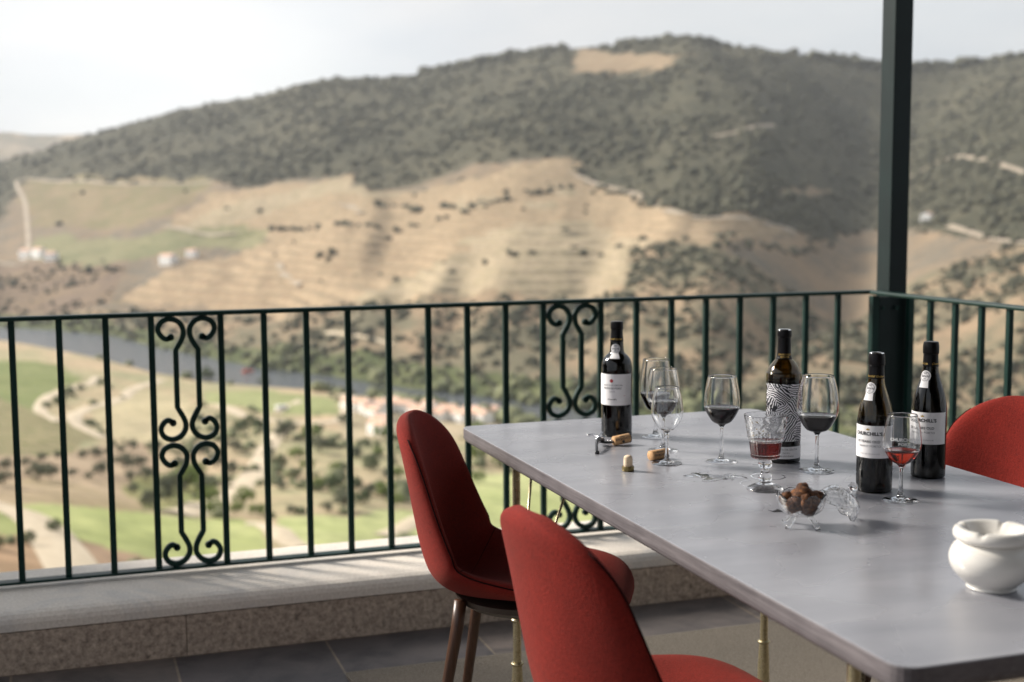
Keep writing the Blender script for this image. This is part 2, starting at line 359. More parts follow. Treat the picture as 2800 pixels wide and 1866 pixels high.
pan=[(bx(3)+bx(4))/2,(bx(12)+bx(13))/2,(bx(-6)+bx(-5))/2]
make_railing('railing','dark green iron railing with two scrollwork panels along the valley side',xs,pan,-2.2,2.862,Matrix.Translation((0,YR,0)))
xs2=[.2917+i*SP+0.08 for i in range(0,17)]
make_railing('railing','short dark green iron railing running toward the viewer past the corner post',xs2,[],-.0+.03,2.9,Matrix.Translation((2.846,YR,0))@Matrix.Rotation(-PI/2,4,'Z'))
# corner post
pr=empty('corner_post',(2.89,4.19,0)); tag(pr,'tall square dark green steel post where the two railings meet','post')
b=MB(); b.box(.002,.078,.0,.083,.18,2.9); b.build('shaft',M['post'],pr,bevel=.003)
b=MB(); b.box(-.075,-.047,-.012,.016,.18,1.0); b.build('end_bar',M['green'],pr,bevel=.002)
b=MB(); b.box(-.045,.0,-.010,.002,.18,.995); b.build('side_plate',M['post'],pr,bevel=.001)
b=MB(); b.box(.066,.09,-.034,-.012,.18,1.0); b.build('end_bar',M['green'],pr,bevel=.002)
b=MB(); b.box(-.02,.098,-.02,.10,.183,.195); b.build('base_plate',M['green'],pr,bevel=.001)
for bxp in (-.03,.03):
    b=MB(); b.tube([(bxp,-.016,.955),(bxp,-.004,.955)],.007,8); b.build('bolt',M['green'],pr)
# terrace roof and the house behind the photographer (seen only in reflections)
b=MB(); b.box(-.8,3.1,-2.4,4.4,2.9,3.1); tag(b.build('porch_roof',M['soffit']),'flat porch roof over the terrace, out of the picture','roof')
b=MB(); b.box(-1.0,6.0,-2.7,-2.4,0,3.4); tag(b.build('house_wall',M['plaster']),'ochre plaster house wall behind the terrace','wall')
b=MB(); b.box(-7.5,-.85,5.0,5.4,-4,1.75); tag(b.build('sun_block_wall',M['plaster']),'added plaster wall out of view beyond the terrace, blocking the low sun','wall')  # added unseen wall, shades the floor and left coping from low sun
# ================================================================ TABLE
TZ=.75
tb=empty('dining_table',(1.0064,3.4005,0),-math.radians(.10)); tag(tb,'long grey concrete-look dining table with rounded edge and brass tube legs','table')
TW,TL,TT=.889,1.994,.035
def rrect(w,l,r,n=6,inset=0):
    out=[]
    for cx,cy,a0 in ((w-r,-r,0),(r,-r,PI/2),(r,-l+r,PI),(w-r,-l+r,1.5*PI)):
        for k in range(n+1):
            a=a0+k*PI/2/n; out.append((cx+(r-inset)*math.cos(a),cy+(r-inset)*math.sin(a)))
    return out
levels=[(0,.0025),(-.0009,.0008),(-.003,0),(-.024,0),(-.031,.0018),(-.036,.006),(-.039,.012)]
v=[];f=[];mi=[]
for dz,ins in levels:
    for (x,y) in rrect(TW,TL,.035,6,ins): v.append((x,y,TZ+dz))
n=28
f.append(tuple(range(n))); mi.append(0)
for i in range(len(levels)-1):
    for j in range(n):
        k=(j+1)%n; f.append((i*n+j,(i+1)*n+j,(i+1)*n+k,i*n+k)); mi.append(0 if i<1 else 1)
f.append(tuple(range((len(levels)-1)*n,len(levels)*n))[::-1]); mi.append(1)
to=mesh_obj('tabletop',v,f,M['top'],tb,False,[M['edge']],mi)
def table_leg(x,y):
    b=MB(); b.tube([(0,0,.15),(0,0,.714)],.0105,16); 
    b.lathe([(0,.0),(.016,.0),(.018,.004),(.017,.03),(.0150,.10),(.0125,.150),(.0,.152)],20)
    lg=b.build('leg',M['brass'],tb,autos=.6); lg.location=(x,y,0)
    for z,r in ((.155,.0145),(.272,.0135)):
        b=MB(); b.lathe([(r-.004,z-.004),(r,z-.004),(r+.0028,z),(r,z+.004),(r-.004,z+.004),(r-.004,z-.004)],24); b.build('ring',M['brass'],lg,True)
    for a,ex in ((-5,.17),(50,.13)):
        ca,sa=math.cos(math.radians(a)),math.sin(math.radians(a)); b=MB()
        b.tube([(ca*.014,sa*.014,.262),(ca*.020,sa*.020,.275),(ca*ex,sa*ex,.712)],.0038,8); b.build('brace',M['brass'],lg,True)
    return lg
for (x,y) in ((1.09,3.18),(1.78,3.12),(1.09,1.64),(1.78,1.64)): 
    table_leg(x-1.0064,y-3.4005)
# ================================================================ CHAIRS
CP_=[(0.238, 0.418), (0.226, 0.44), (0.19, 0.452), (0.1, 0.452), (0, 0.446), (-0.1, 0.443), (-0.165, 0.452), (-0.21, 0.4827), (-0.2339, 0.543), (-0.2503, 0.6266), (-0.2661, 0.7195), (-0.2802, 0.7938), (-0.2884, 0.8356), (-0.2901, 0.8542)]
CW_=[0.165, 0.1867, 0.2047, 0.2133, 0.2159, 0.2156, 0.2115, 0.2123, 0.2111, 0.2024, 0.1862, 0.1674, 0.1512, 0.1415]
CE_=[0.0, 0.0059, 0.0147, 0.0293, 0.050, 0.074, 0.0900, 0.0990, 0.0950, 0.079, 0.0605, 0.0439, 0.0295, 0.019]
def chair_surf():
    nv=64; ns=40; cl=spline(CP_,12); cw=spline([(w,0) for w in CW_],12); ce=spline([(e,0) for e in CE_],12)
    cl=np.array(cl); cw=np.array(cw)[:,0]; ce=np.array(ce)[:,0]
    d=np.r_[0,np.cumsum(np.linalg.norm(np.diff(cl,axis=0),axis=1))]; Ltot=d[-1]
    def ev(u):
        return np.array([np.interp(u*Ltot,d,cl[:,0]),np.interp(u*Ltot,d,cl[:,1])]),np.interp(u*Ltot,d,cw),np.interp(u*Ltot,d,ce)
    def mid(u,s):
        p,w,e=ev(u); dd0=u*Ltot; dd1=(1-u)*Ltot; w_=w
        for dd,dc in ((dd0,.15),(dd1,.139)):
            if dd<dc: w=w*max(0,(1-(1-dd/dc)**2.6))**(1/2.6)
        e=e*(w/w_)**2
        a,_,_=ev(max(u-.085,0)); b,_,_=ev(min(u+.085,1)); t=(b-a)/np.linalg.norm(b-a); nrm=np.array([t[1],-t[0]])
        if nrm[0]*1+nrm[1]*1<0: nrm=-nrm
        q=p+nrm*e*abs(s)**1.9
        return np.array([q[0],w*s,q[1]])
    def thick(u,s): return .021*max(0,1-abs(s)**9)**.5*max(0,1-abs(2*u-1)**34)**.5
    U=[.5-.5*math.cos(PI*i/nv) for i in range(nv+1)]; U=[.35*a+.65*(i/nv) for i,a in enumerate(U)]
    e_=[.00004,.0002,.0006,.0014,.0028,.005,.0085]; U=[0]+e_+[q for q in U if .012<q<.988]+[1-q for q in e_[::-1]]+[1]; Sg=[math.sin(PI/2*(2*j/ns-1)) for j in range(ns+1)]
    G=np.array([[mid(u,s) for s in Sg] for u in U])
    du=np.gradient(G,axis=0); ds=np.gradient(G,axis=1); N=np.cross(ds,du); nn=np.linalg.norm(N,axis=2,keepdims=True)
    # guard degenerate rows
    N=np.where(nn>1e-9,N/np.maximum(nn,1e-9),0)
    
    for q in range(7): N[q]=N[7]; N[-1-q]=N[-8]
    if N[len(U)//3,ns//2][2]<0: N=-N
    T=np.array([[thick(u,s) for s in Sg] for u in U])[...,None]
    return G,N,T,U,Sg
G_,N_,T_,U_,S_=chair_surf()
def chair_meshes():
    nu,ns=len(U_),len(S_); top=G_+N_*T_; bot=G_-N_*T_
    v=[];f=[]
    idt=np.arange(nu*ns).reshape(nu,ns); idb=idt+nu*ns
    v=[tuple(p) for p in top.reshape(-1,3)]+[tuple(p) for p in bot.reshape(-1,3)]
    for i in range(nu-1):
        for j in range(ns-1):
            f.append((idt[i,j],idt[i+1,j],idt[i+1,j+1],idt[i,j+1])); f.append((idb[i,j],idb[i,j+1],idb[i+1,j+1],idb[i+1,j]))
    o=mesh_obj('seat_shell',v,[tuple(int(a) for a in q) for q in f],M['fabric'])
    bm=bmesh.new(); bm.from_mesh(o.data); bmesh.ops.remove_doubles(bm,verts=bm.verts,dist=.0002); bmesh.ops.dissolve_degenerate(bm,dist=.0001,edges=bm.edges); bmesh.ops.recalc_face_normals(bm,faces=bm.faces); bm.to_mesh(o.data); bm.free()
    o.data.polygons.foreach_set('use_smooth',[True]*len(o.data.polygons))
    sm_=o.modifiers.new('soften','SMOOTH'); sm_.factor=.5; sm_.iterations=5
    # seams
    js=max(j for j,s in enumerate(S_) if s<=-.965); je=len(S_)-1-js
    L=[]
    i0,i1=14,nu-12
    for i in range(i0,i1+1): L.append(G_[i,0]+np.array([0,-.0003,0]))
    L2=[G_[i,-1]+np.array([0,.0003,0]) for i in range(i0,i1+1)]
    b=MB(); b.tube(L,.0018,6); sm=b.build('piping',M['seam'],None,True); b=MB(); b.tube(L2,.0018,6); sm2=b.build('piping',M['seam'],None,True); 
    # cross seam at the bend
    ib=int(np.argmin([abs(u-.47) for u in U_])); b=MB(); b.tube([top[ib,j]+N_[ib,j]*.0001 for j in range(1,len(S_)-1)],.0009,5); cs=b.build('cross_seam',M['seam'],None,True)
    return o,(sm,sm2),cs
def make_chair(loc,rz,label,group):
    root=empty('dining_chair',(loc[0],loc[1],0),rz,label,'chair',group)
    o,sm,cs=chair_meshes(); 
    for q in (o,): q.parent=root
    sm[0].parent=o; sm[1].parent=o; cs.parent=o
    b=MB(); b.lathe([(0,.398),(.10,.398),(.150,.406),(.172,.420),(.176,.434),(.0,.436)],40); b.v=[(x*1.0,y*.95,z) for x,y,z in b.v]
    b.build('underseat_plate',M['darkplate'],root,autos=.7)
    for sx in (-1,1):
        for sy in (-1,1):
            b=MB(); b.tube([(sx*.128-.012,sy*.118,.436),(sx*.134-.012,sy*.123,.38),(sx*.195-.012,sy*.175,.0)],[.0150,.0150,.0100],16); b.build('leg',M['walnut'],root,True)
    return root
def place(root,loc,rz,label):
    c=copy_tree(root); c.location=(loc[0],loc[1],0); c.rotation_euler=(0,0,rz); c['label']=label; return c
GC='red upholstered chairs around the table'
ch1=make_chair(CH[0][:2],math.radians(CH[0][2]),'red upholstered chair at the far left corner of the table, seen side on',GC)
place(ch1,CH[1][:2],math.radians(CH[1][2]),'red upholstered chair in the foreground with its back to the viewer')
place(ch1,CH[2][:2],math.radians(CH[2][2]),'red upholstered chair behind the right edge of the table, beyond the bottles')
# ================================================================ TEXT
def text_mesh(s,size,align='CENTER',shear=0,bold=0):
    cu=bpy.data.curves.new('txt','FONT'); cu.body=s; cu.size=size; cu.align_x=align; cu.align_y='CENTER'; cu.shear=shear; cu.offset=bold; cu.resolution_u=3
    o=bpy.data.objects.new('txt',cu); COL.objects.link(o); dg=bpy.context.evaluated_depsgraph_get()
    me=o.evaluated_get(dg).to_mesh(); V=[tuple(p.co) for p in me.vertices]; F=[tuple(p.vertices) for p in me.polygons]; o.evaluated_get(dg).to_mesh_clear()
    COL.objects.unlink(o); bpy.data.objects.remove(o); bpy.data.curves.remove(cu)
    return V,F
def wrap_text(mb,s,size,R,z,a0,shear=0,bold=0,rfun=None,sx=1.0,flip=False):
    V,F=text_mesh(s,size,'CENTER',shear,bold)
    out=[]
    for x,y,_ in V:
        x*=sx
        if flip: x,y=-x,-y
        zz=z+y; r=(rfun(zz) if rfun else R)+.0002; a=a0+x/r
        out.append((r*math.cos(a),r*math.sin(a),zz))
    mb.add(out,F)
def patch(R,z0,z1,a0,a1,t=.00035,n=28,rfun=None,m=1):
    v=[];f=[]
    for i in range(n+1):
        a=a0+(a1-a0)*i/n
        for k in range(m+1):
            z=z0+(z1-z0)*k/m; r=(rfun(z) if rfun else R)+t; v.append((r*math.cos(a),r*math.sin(a),z))
    for i in range(n):
        for k in range(m): a=i*(m+1)+k; f.append((a,a+m+1,a+m+2,a+1))
    return v,f
def disc_patch(rfun,zc,a0,rad,t=.0004,n=20,rings=4,sq=None):
    v=[];f=[]
    r=rfun(zc)+t; v.append((r*math.cos(a0),r*math.sin(a0),zc))
    for q in range(1,rings+1):
        for j in range(n):
            an=2*PI*j/n; x=rad*q/rings*math.cos(an); z=zc+rad*q/rings*math.sin(an); r=rfun(z)+t; a=a0+x/r; v.append((r*math.cos(a),r*math.sin(a),z))
    for j in range(n): f.append((0,1+j,1+(j+1)%n))
    for q in range(rings-1):
        for j in range(n): a=1+q*n+j; b=1+q*n+(j+1)%n; f.append((a,a+n,b+n,b))
    return v,f
# ================================================================ BOTTLES
def bottle(loc,H,prof,label,glass,fill,cap_top,lab,seal=None,capline=None,open_top=False,face=0.0):
    # face: world angle (about z) that the front label points to
    root=empty('wine_bottle',(loc[0],loc[1],TZ),0,label,'bottle','wine bottles on the table')
    P=spline(prof,5); P=[(max(r,0),z) for r,z in P]
    rz=sorted([(z,r) for r,z in P if True],key=lambda q:q[0]); zs=[q[0] for q in rz]; rs=[q[1] for q in rz]
    ctop=prof[-1][1]
    side=[(r,z) for r,z in P if z>.012]
    sz=[q[1] for q in side]; sr=[q[0] for q in side]
    rf=lambda z: float(np.interp(z,sz,sr))
    b=MB(); base=[(0,.004),(.6*prof[2][0],.002),(.85*prof[2][0],.0)]
    body=base+[(r,z) for r,z in P if z>.001]
    b.lathe(body+[(sr[-1]-.004,ctop)]+[(max(r-.0028,.001),z) for r,z in reversed(side)]+[(.9*prof[2][0]-.004,.0035),(0,.0055)],56); g=b.build('glass_body',glass,root,True)
    b=MB(); ins=[(0,.0050),(.9*prof[2][0]-.0036,.0030)]+[(r-.0024,z) for r,z in side if z<fill]+[(rf(fill)-.0024,fill),(0,fill)]
    b.lathe(ins,56); b.build('wine',M['inside'],root,True)
    # capsule
    c0=cap_top[0]; cz=[z for z in sz if z>c0]
    cp=[(rf(c0)+.0002,c0)]+[(rf(c0)+.0006,c0)]+[(rf(z)+.0006,z) for z in cz]
    cp+= [(sr[-1]-.001,ctop+.0012),(sr[-1]-.0045,ctop+.0012)]
    cp+= [(sr[-1]-.0050,ctop-.006),(0,ctop-.006)] if open_top else [(0,ctop+.0008)]
    b=MB(); b.lathe(cp,40); cap=b.build('capsule',M['capsule'],root,True)
    if open_top:
        b=MB(); b.lathe([(sr[-1]-.0043,ctop+.0016),(sr[-1]-.0012,ctop+.0022),(sr[-1]+.0002,ctop+.0012),(sr[-1]-.0040,ctop-.004)],32); b.build('lip',M['darkglass'],root,True)
    if capline:
        b=MB(); wrap_text(b,capline[0],capline[2],0,capline[1],face+capline[3],.35 if capline[4] else 0,.0001,lambda z:rf(z)+.0008,1.0); b.build('lettering',M['goldink'],cap,False)
    if seal:
        zc,ang=seal; a=face+ang
        v,f=disc_patch(lambda z:rf(z)+.0008,zc,a,.0125); b=MB(); b.add(v,f)
        v,f=patch(0,zc-.024,zc-.006,a-.0075/rf(zc),a+.0075/rf(zc),.0011,8,rf,5); b.add(v,f)
        s=b.build('neck_seal',M['paper'],root,True)
        b=MB(); b2=lambda z:rf(z)+.0013
        for k,(txt,dz,sz_) in enumerate((('AG',.0062,.0050),('000696',0.0,.0062),('PT',-.0060,.0050))): wrap_text(b,txt,sz_,0,zc+dz,a,0,.0001,b2)
        for k in range(22):
            q=2*PI*k/22; x=.0108*math.cos(q); z=zc+.0108*math.sin(q); r=b2(z); aa=a+x/r
            x2=.0085*math.cos(q); z2=zc+.0085*math.sin(q); 
            w=.0007; 
            pts=[]
            for (X,Z) in ((x-w*math.sin(q),z+w*math.cos(q)),(x+w*math.sin(q),z-w*math.cos(q)),(x2+w*math.sin(q),z2-w*math.cos(q)),(x2-w*math.sin(q),z2+w*math.cos(q))):
                r=b2(Z); pts.append((r*math.cos(a+X/r),r*math.sin(a+X/r),Z))
            b.add(pts,[(0,1,2,3)])
        b.build('seal_lettering',M['greyink'],s,False)
    for L in lab:
        z0,z1,half,mat,lines,off=L
        v,f=patch(0,z0,z1,face+off-half,face+off+half,.0004,40,rf,2); b=MB(); b.add(v,f); lb=b.build('label',mat,root,True)
        mats={}
        for (txt,zc,size,ink,dx,shear,bold,sx) in lines: mats.setdefault(ink,[]).append((txt,zc,size,dx,shear,bold,sx))
        for ink,ll in mats.items():
            b=MB()
            for (txt,zc,size,dx,shear,bold,sx) in ll:
                if txt=='*disc': v,f=disc_patch(lambda z:rf(z)+.0006,zc,face+off+dx/rf(zc),size); b.add(v,f)
                elif txt=='*crown':
                    def pt(X,Z): r=rf(Z)+.0007; a=face+off+dx/rf(zc)+X/r; return (r*math.cos(a),r*math.sin(a),Z)
                    s_=size; b.add([pt(-s_,zc-s_*.6),pt(s_,zc-s_*.6),pt(s_*1.2,zc+s_*.5),pt(s_*.5,zc),pt(0,zc+s_*.9),pt(-s_*.5,zc),pt(-s_*1.2,zc+s_*.5)],[(0,1,2,3),(0,3,4,5),(0,5,6)])
                else: wrap_text(b,txt,size,0,zc,face+off+dx/rf(zc),shear,bold,lambda z:rf(z)+.0007,sx)
            b.build('label_lettering',M[ink],lb,False)
    return root
# direction from each bottle towards the camera (world angle)
def toward(loc): return math.atan2(-loc[1],-loc[0])
B1=(1.346,3.107+.02); B2=(1.569,2.656+.02); B3=(1.584,2.315+.018); B4=(1.776,2.397+.018)
p1=[(.0,.0),(.034,.0),(.038,.003),(.0395,.010),(.0395,.07),(.0395,.150),(.0393,.178),(.0360,.195),(.0280,.207),(.0195,.215),(.0175,.228),(.0160,.250),(.0150,.262),(.0146,.274),(.0158,.2745),(.0158,.291),(.0150,.294)]
bottle(B1,.294,p1,'corked vintage port bottle with a large white label, farthest left of the four bottles',M['darkglass'],.225,(.243,),
 [(.083,.163,1.32,M['paper'],[('*disc',.146,.0045,'redink',-.006,0,0,1),('QUINTA DA GRICHA',.1345,.0064,'greyink',-.005,0,0,.92),('VINTAGE PORT',.1265,.0064,'greyink',-.005,0,.00015,1.15),('2009',.1180,.0066,'paleink',-.005,0,0,1.2),("Churchill's",.0985,.0052,'ink',-.005,.2,.0001,1.1),('~',.108,.012,'pinkink',.026,.4,0,1)],.1)],
 seal=(.226,.09),capline=('Churchill Graham',.2505,.0062,-.1,True),face=toward(B1)-.29)
p2=[(.0,.0),(.034,.0),(.0385,.003),(.0400,.010),(.0400,.07),(.0400,.195),(.0385,.208),(.0330,.221),(.0245,.232),(.0175,.241),(.0152,.255),(.0146,.28),(.0146,.289),(.0160,.2895),(.0160,.301),(.0150,.304)]
bottle(B2,.304,p2,'tall opened wine bottle with a black and white woodcut label behind the goblet',M['oliveglass'],.190,(.239,),
 [(.052,.184,1.32,M['woodcut'],[],0),(.012,.040,1.32,M['paper'],[('QUINTA DA GRICHA',.0335,.0062,'greyink',-.002,0,0,1),('DOURO',.0255,.0044,'greyink',-.002,0,0,1),('Churchill Graham',.0185,.0052,'ink',-.002,.35,0,1)],.15)],
 capline=("CHURCHILL'S\nESTATES",.2465,.0056,0,False),open_top=True,face=toward(B2)+.10)
p3=[(.0,.0),(.030,.0),(.0350,.003),(.0365,.010),(.0365,.07),(.0365,.140),(.0352,.158),(.0310,.180),(.0235,.203),(.0180,.222),(.0162,.236),(.0153,.25),(.0150,.262),(.0162,.2625),(.0164,.276),(.0155,.2835),(.0150,.286)]
def churchlab(yrs): return [(.074,.141,1.36,M['paper'],[('*crown',.1335,.0034,'goldink',-.005,0,0,1),("CHURCHILL'S",.1240,.0098,'ink',-.005,0,.00035,1.02),(yrs+' YEARS OLD',.1080,.0072,'ink',-.005,0,.0001,1.12),('TAWNY PORTO',.0985,.0062,'greyink',-.003,0,0,1.12),('Churchill Graham Lda',.0830,.0048,'paleink',-.002,.5,0,1)],.1)]
bottle(B3,.286,p3,'opened tawny port bottle standing nearest the viewer, next to the etched tasting glass',M['oliveglass'],.152,(.2355,),churchlab('10'),seal=(.2155,-.25),capline=('Churchill Graham',.2405,.0062,.15,True),open_top=True,face=toward(B3)-.36)
p4=[(r,z*.294/.286) for r,z in p3]
bottle(B4,.294,p4,'corked tawny port bottle standing in front of the red chair back, rightmost bottle',M['darkglass'],.228,(.242,),[(a*1.03,b*1.03,c,d,[(q[0],q[1]*1.03)+q[2:] for q in e],g) for a,b,c,d,e,g in churchlab('20')],seal=(.2215,-.18),capline=('Graham Lda     Churchill',.2485,.0062,.0,True),face=toward(B4)-.36)
# ================================================================ GLASSES
def stemware(loc,label,H,foot,bowl_h,rmax,rrim,wine_h=0,wmat=None,zmax=.45,etch=False,bulge=None):
    root=empty('wine_glass',(loc[0],loc[1],TZ),0,label,'wine glass','stemmed glasses on the table')
    zb=H-bowl_h; t=.0011
    outer=[(.0035,zb-.012),(.0046,zb-.004),(.010,zb),(.021*rmax/.04,zb+.006),(rmax*.80,zb+bowl_h*.20),(rmax*.97,zb+bowl_h*.34),(rmax,zb+bowl_h*zmax),(rmax*.97,zb+bowl_h*.60),(rmax*.90,zb+bowl_h*.78),(rrim+.0006,zb+bowl_h)]
    O=spline(outer[2:],7)
    inner=[(max(r-t,.0),z) for r,z in O if z>zb+.004]
    inner=[(0,zb+.0022),(.006,zb+.0026)]+inner
    stem=spline([(foot,.0),(foot,.0014),(foot*.86,.0028),(foot*.5,.0052),(foot*.24,.009),(.0058,.016),(.0042,.026),(.0036,zb*.6),(.0036,zb-.014),(.0048,zb-.006),(.010,zb)],6)
    prof=[(0,0),(foot*.6,.0006)]+stem[:-1]+O+[(rrim,H+.0004)]+inner[::-1]
    b=MB(); b.lathe(prof,72); g=b.build('glass',M['glass'],root,True)
    if wine_h:
        irz=[(z,r) for r,z in inner]; irz.sort(); zs=[a for a,_ in irz]; rs=[c for _,c in irz]
        top=zb+wine_h; P=[(0,zb+.0020),(.006,zb+.0024)]
        P+=[(r+.0004,z) for z,r in irz if zb+.0028<z<top-.001]; rt_=float(np.interp(top,zs,rs))
        P+=[(rt_+.0004,top+.0006),(rt_-.0012,top),(0,top)]
        b=MB(); b.lathe(P,72); b.build('wine',wmat,root,True)
    if etch:
        oz=[z for r,z in O]; orr=[r for r,z in O]; rf=lambda z: float(np.interp(z,oz,orr))
        a=toward(loc)+.12; b=MB()
        wrap_text(b,"CHURCHILL'S",.0085,0,zb+bowl_h*.545,a,0,.0002,rf,1.1); wrap_text(b,'PORT',.0075,0,zb+bowl_h*.455,a,0,.0001,rf,1.2)
        b.build('etched_lettering',M['etch'],g,False)
    return root
stemware((1.429,3.049+.02),'tall wine glass of dark wine standing farthest back, beside the left bottle',.2,.0355,.132,.0415,.032,.045,M['darkwine'])
stemware((1.366,2.87+.02),'tall wine glass of dark wine between the farthest glass and the empty one',.2,.0357,.112,.0415,.0317,.033,M['darkwine'])
stemware((1.306,2.722+.02),'small empty tasting glass in front of the cork, nearest of the three clustered glasses',.177,.0345,.100,.0368,.0262)
stemware((1.432,2.696+.02),'wine glass of dark wine standing alone right behind the spilled water',.2,.0356,.1114,.0415,.0317,.039,M['darkwine'])
stemware((1.579,2.526+.02),'largest wine glass, with dark wine, between the woodcut bottle and the tawny port',.2148,.0400,.126,.0468,.0342,.037,M['darkwine'])
stemware((1.580,2.214+.02),'small etched tasting glass of tawny port in front of the two tawny bottles',.1744,.0350,.100,.0378,.0284,.0275,M['tawny'],etch=True)
# goblet
def goblet(loc):
    root=empty('goblet',(loc[0],loc[1],TZ),0,'pressed glass goblet of ruby port with scroll pattern and ball stem','goblet')
    H=.158
    prof=spline([(.0375,.0),(.0378,.003),(.034,.006),(.024,.011),(.014,.015),(.0105,.018)],4)+spline([(.0135,.021),(.0148,.026),(.0135,.031),(.0095,.035)],4)+spline([(.0088,.037),(.0080,.042),(.0088,.046)],3)+spline([(.012,.048),(.0150,.054),(.0130,.0605),(.009,.0635)],4)+spline([(.018,.0650),(.0285,.0685),(.0300,.072),(.0298,.075)],4)
    up=spline([(.0308,.080),(.0335,.098),(.0358,.108)],6)+[(.0373,.1095),(.0379,.111),(.0376,.1125)]+spline([(.0378,.114),(.0405,.130),(.0440,.149),(.0452,H)],7)
    n0=len(prof); full=[(0,.002)]+prof+up
    inn=spline([(.0436,H+.0004),(.0418,.149),(.0382,.130),(.0352,.112),(.0320,.098),(.0290,.080),(.0272,.0765),(.012,.0755)],5)+[(0,.0752)]
    nf=1+n0+len(up)
    def mod(k,a,r,z):
        if k<nf:
            if .076<z<.107: r=r-.0008+.0011*abs(math.cos(a*11))
            elif .116<z<.152:
                w=math.sin((z-.116)/.036*PI)
                r+=.0011*w*(math.sin(a*9+5*math.sin((z-.116)*180))*math.cos((z-.116)*420+2*math.sin(a*5)))
            elif .063<z<.0757: r+=.0006*math.cos(a*22)
        return r,z
    b=MB(); b.lathe(full+inn,132,mod=mod); b.build('glass',M['glass'],root,True)
    b=MB(); ws=[(0,.0750),(.012,.0753)]+[(r+.0003,z) for r,z in reversed(inn) if .0758<z<.102]+[(.0329,.1028),(.0317,.1023),(0,.1023)]
    b.lathe(ws,132); b.build('wine',M['portred'],root,True)
goblet((1.377,2.396+.022))
# ================================================================ SWEET BOWL, LID, TRUFFLES
def sweet(zs,rs,t,scal,n=96,base=0.0,ribs=True,amp=.0045):
    # open dome with scalloped rim (opening up); returns MB
    P=spline(list(zip(rs,zs)),6); Hh=zs[-1]-zs[0]
    outer=[(r,z) for r,z in P]; inner=[(max(r-t,0),z+ (t if i<6 else t*.5)) for i,(r,z) in enumerate(P)]
    m=len(outer)
    def mod(k,a,r,z):
        kk=k if k<m else 2*m-1-k
        u=kk/(m-1); s=abs(math.cos(a*scal/2))
        if u>.45: z+=amp*((u-.45)/.55)**2*(s*2-1.2)
        if r>0:
            r*=1+.035*u*u*(s-.5)
            if ribs and k<m and .1<u<.6: r+=.0008*math.sin(a*24+u*30)
            if ribs and k<m and .6<=u<.92: r+=.0007*math.sin(a*16)*math.cos(u*50)
        return r,z
    b=MB(); b.lathe(outer+inner[::-1],n,mod=mod); return b
BW=(1.283,2.118)
root=empty('sweet_bowl',(BW[0],BW[1],TZ),0,'small clear glass bonbon dish on splayed feet, filled with chocolate truffles','bowl')
b=sweet([.019,.0192,.022,.030,.042,.060],[0,.010,.024,.036,.042,.0455],.0024,8); b.v=[(x*1.03,y*.95,z) for x,y,z in b.v]; b.build('dish',M['glass'],root,True)
for a in (-58,32,122,212):
    a=math.radians(a-12); ca,sa=math.cos(a),math.sin(a); b=MB()
    b.tube([(ca*.018,sa*.018,.024),(ca*.026,sa*.026,.016),(ca*.036,sa*.036,.005),(ca*.0405,sa*.0405,.0012)],[.0062,.0046,.0040,.0044],12); b.build('foot',M['glass'],root,True)
lidc=Vector((1.371,2.108,0)); ax=Vector((.947*.62,-.322*.62,.785)).normalized()
root=empty('bowl_lid',(0,0,0),0,'clear glass dome lid with faceted knob leaning beside the truffle dish','lid')
Rl=.0415; dn=Vector((.947*.785,-.322*.785,-.62)).normalized()
c0=Vector((1.392,2.112,TZ))-dn*Rl+Vector((0,0,.0035)); 
zz=Vector(ax); xx=dn; yy=zz.cross(xx)
ML=Matrix((xx,yy,zz)).transposed().to_4x4(); ML.translation=c0
b=sweet([-.0352,-.0350,-.032,-.022,-.008,.001],[0,.010,.024,.035,.0405,.0415],.0022,8,amp=.003)
b.v=[(x,-y,-z) for x,y,z in b.v]; root.matrix_world=ML
b.build('dome',M['glass'],root,True)
b=MB(); b.tube([(0,0,.034),(0,0,.0415)],[.0058,.0048],16); 
me=bmesh.new(); bmesh.ops.create_icosphere(me,subdivisions=2,radius=.0092); b.add([(p.co.x,p.co.y,p.co.z+.048) for p in me.verts],[[v.index for v in q.verts] for q in me.faces]); me.free()
b.build('knob',M['glass'],root,False)
def lump(r,seed,sub=3):
    bm=bmesh.new(); bmesh.ops.create_icosphere(bm,subdivisions=sub,radius=r); rr=random.Random(seed); ph=[rr.uniform(0,6) for _ in range(6)]
    V=[]
    for v in bm.verts:
        d=v.co.normalized(); k=1+.10*math.sin(3*d.x+ph[0])*math.sin(2.5*d.y+ph[1])+.07*math.sin(6*d.z+ph[2]+2*d.x)+.03*math.sin(13*d.x+ph[3])*math.sin(11*d.y+ph[4]+9*d.z)
        V.append((v.co.x*k*1.12,v.co.y*k,v.co.z*k*.92))
    F=[[v.index for v in q.verts] for q in bm.faces]; bm.free(); return V,F
for i,(dx,dy,dz,r) in enumerate([(-.019,-.004,.040,.0145),(.004,-.016,.038,.0145),(.022,-.001,.041,.0138),(-.004,.014,.0405,.014),(.002,-.002,.057,.0150),(-.012,-.012,.0515,.012),(.016,.012,.0535,.0125),(.016,-.013,.0515,.012),(-.026,.010,.050,.0115),(.028,-.008,.052,.0115),(.006,.022,.052,.0115),(-.006,-.024,.050,.0110),(.004,.004,.066,.0105)]):
    V,F=lump(r,i); o=mesh_obj('chocolate_truffle',V,F,M['cocoa']); o.scale=(1.14,1.14,1.14); o.location=(BW[0]+dx,BW[1]+dy,TZ+dz+.002); o.rotation_euler=(i*1.3,i*.7,i*2.1)
    tag(o,'cocoa-dusted chocolate truffle heaped in the footed glass dish','truffle','chocolate truffles in the glass dish')
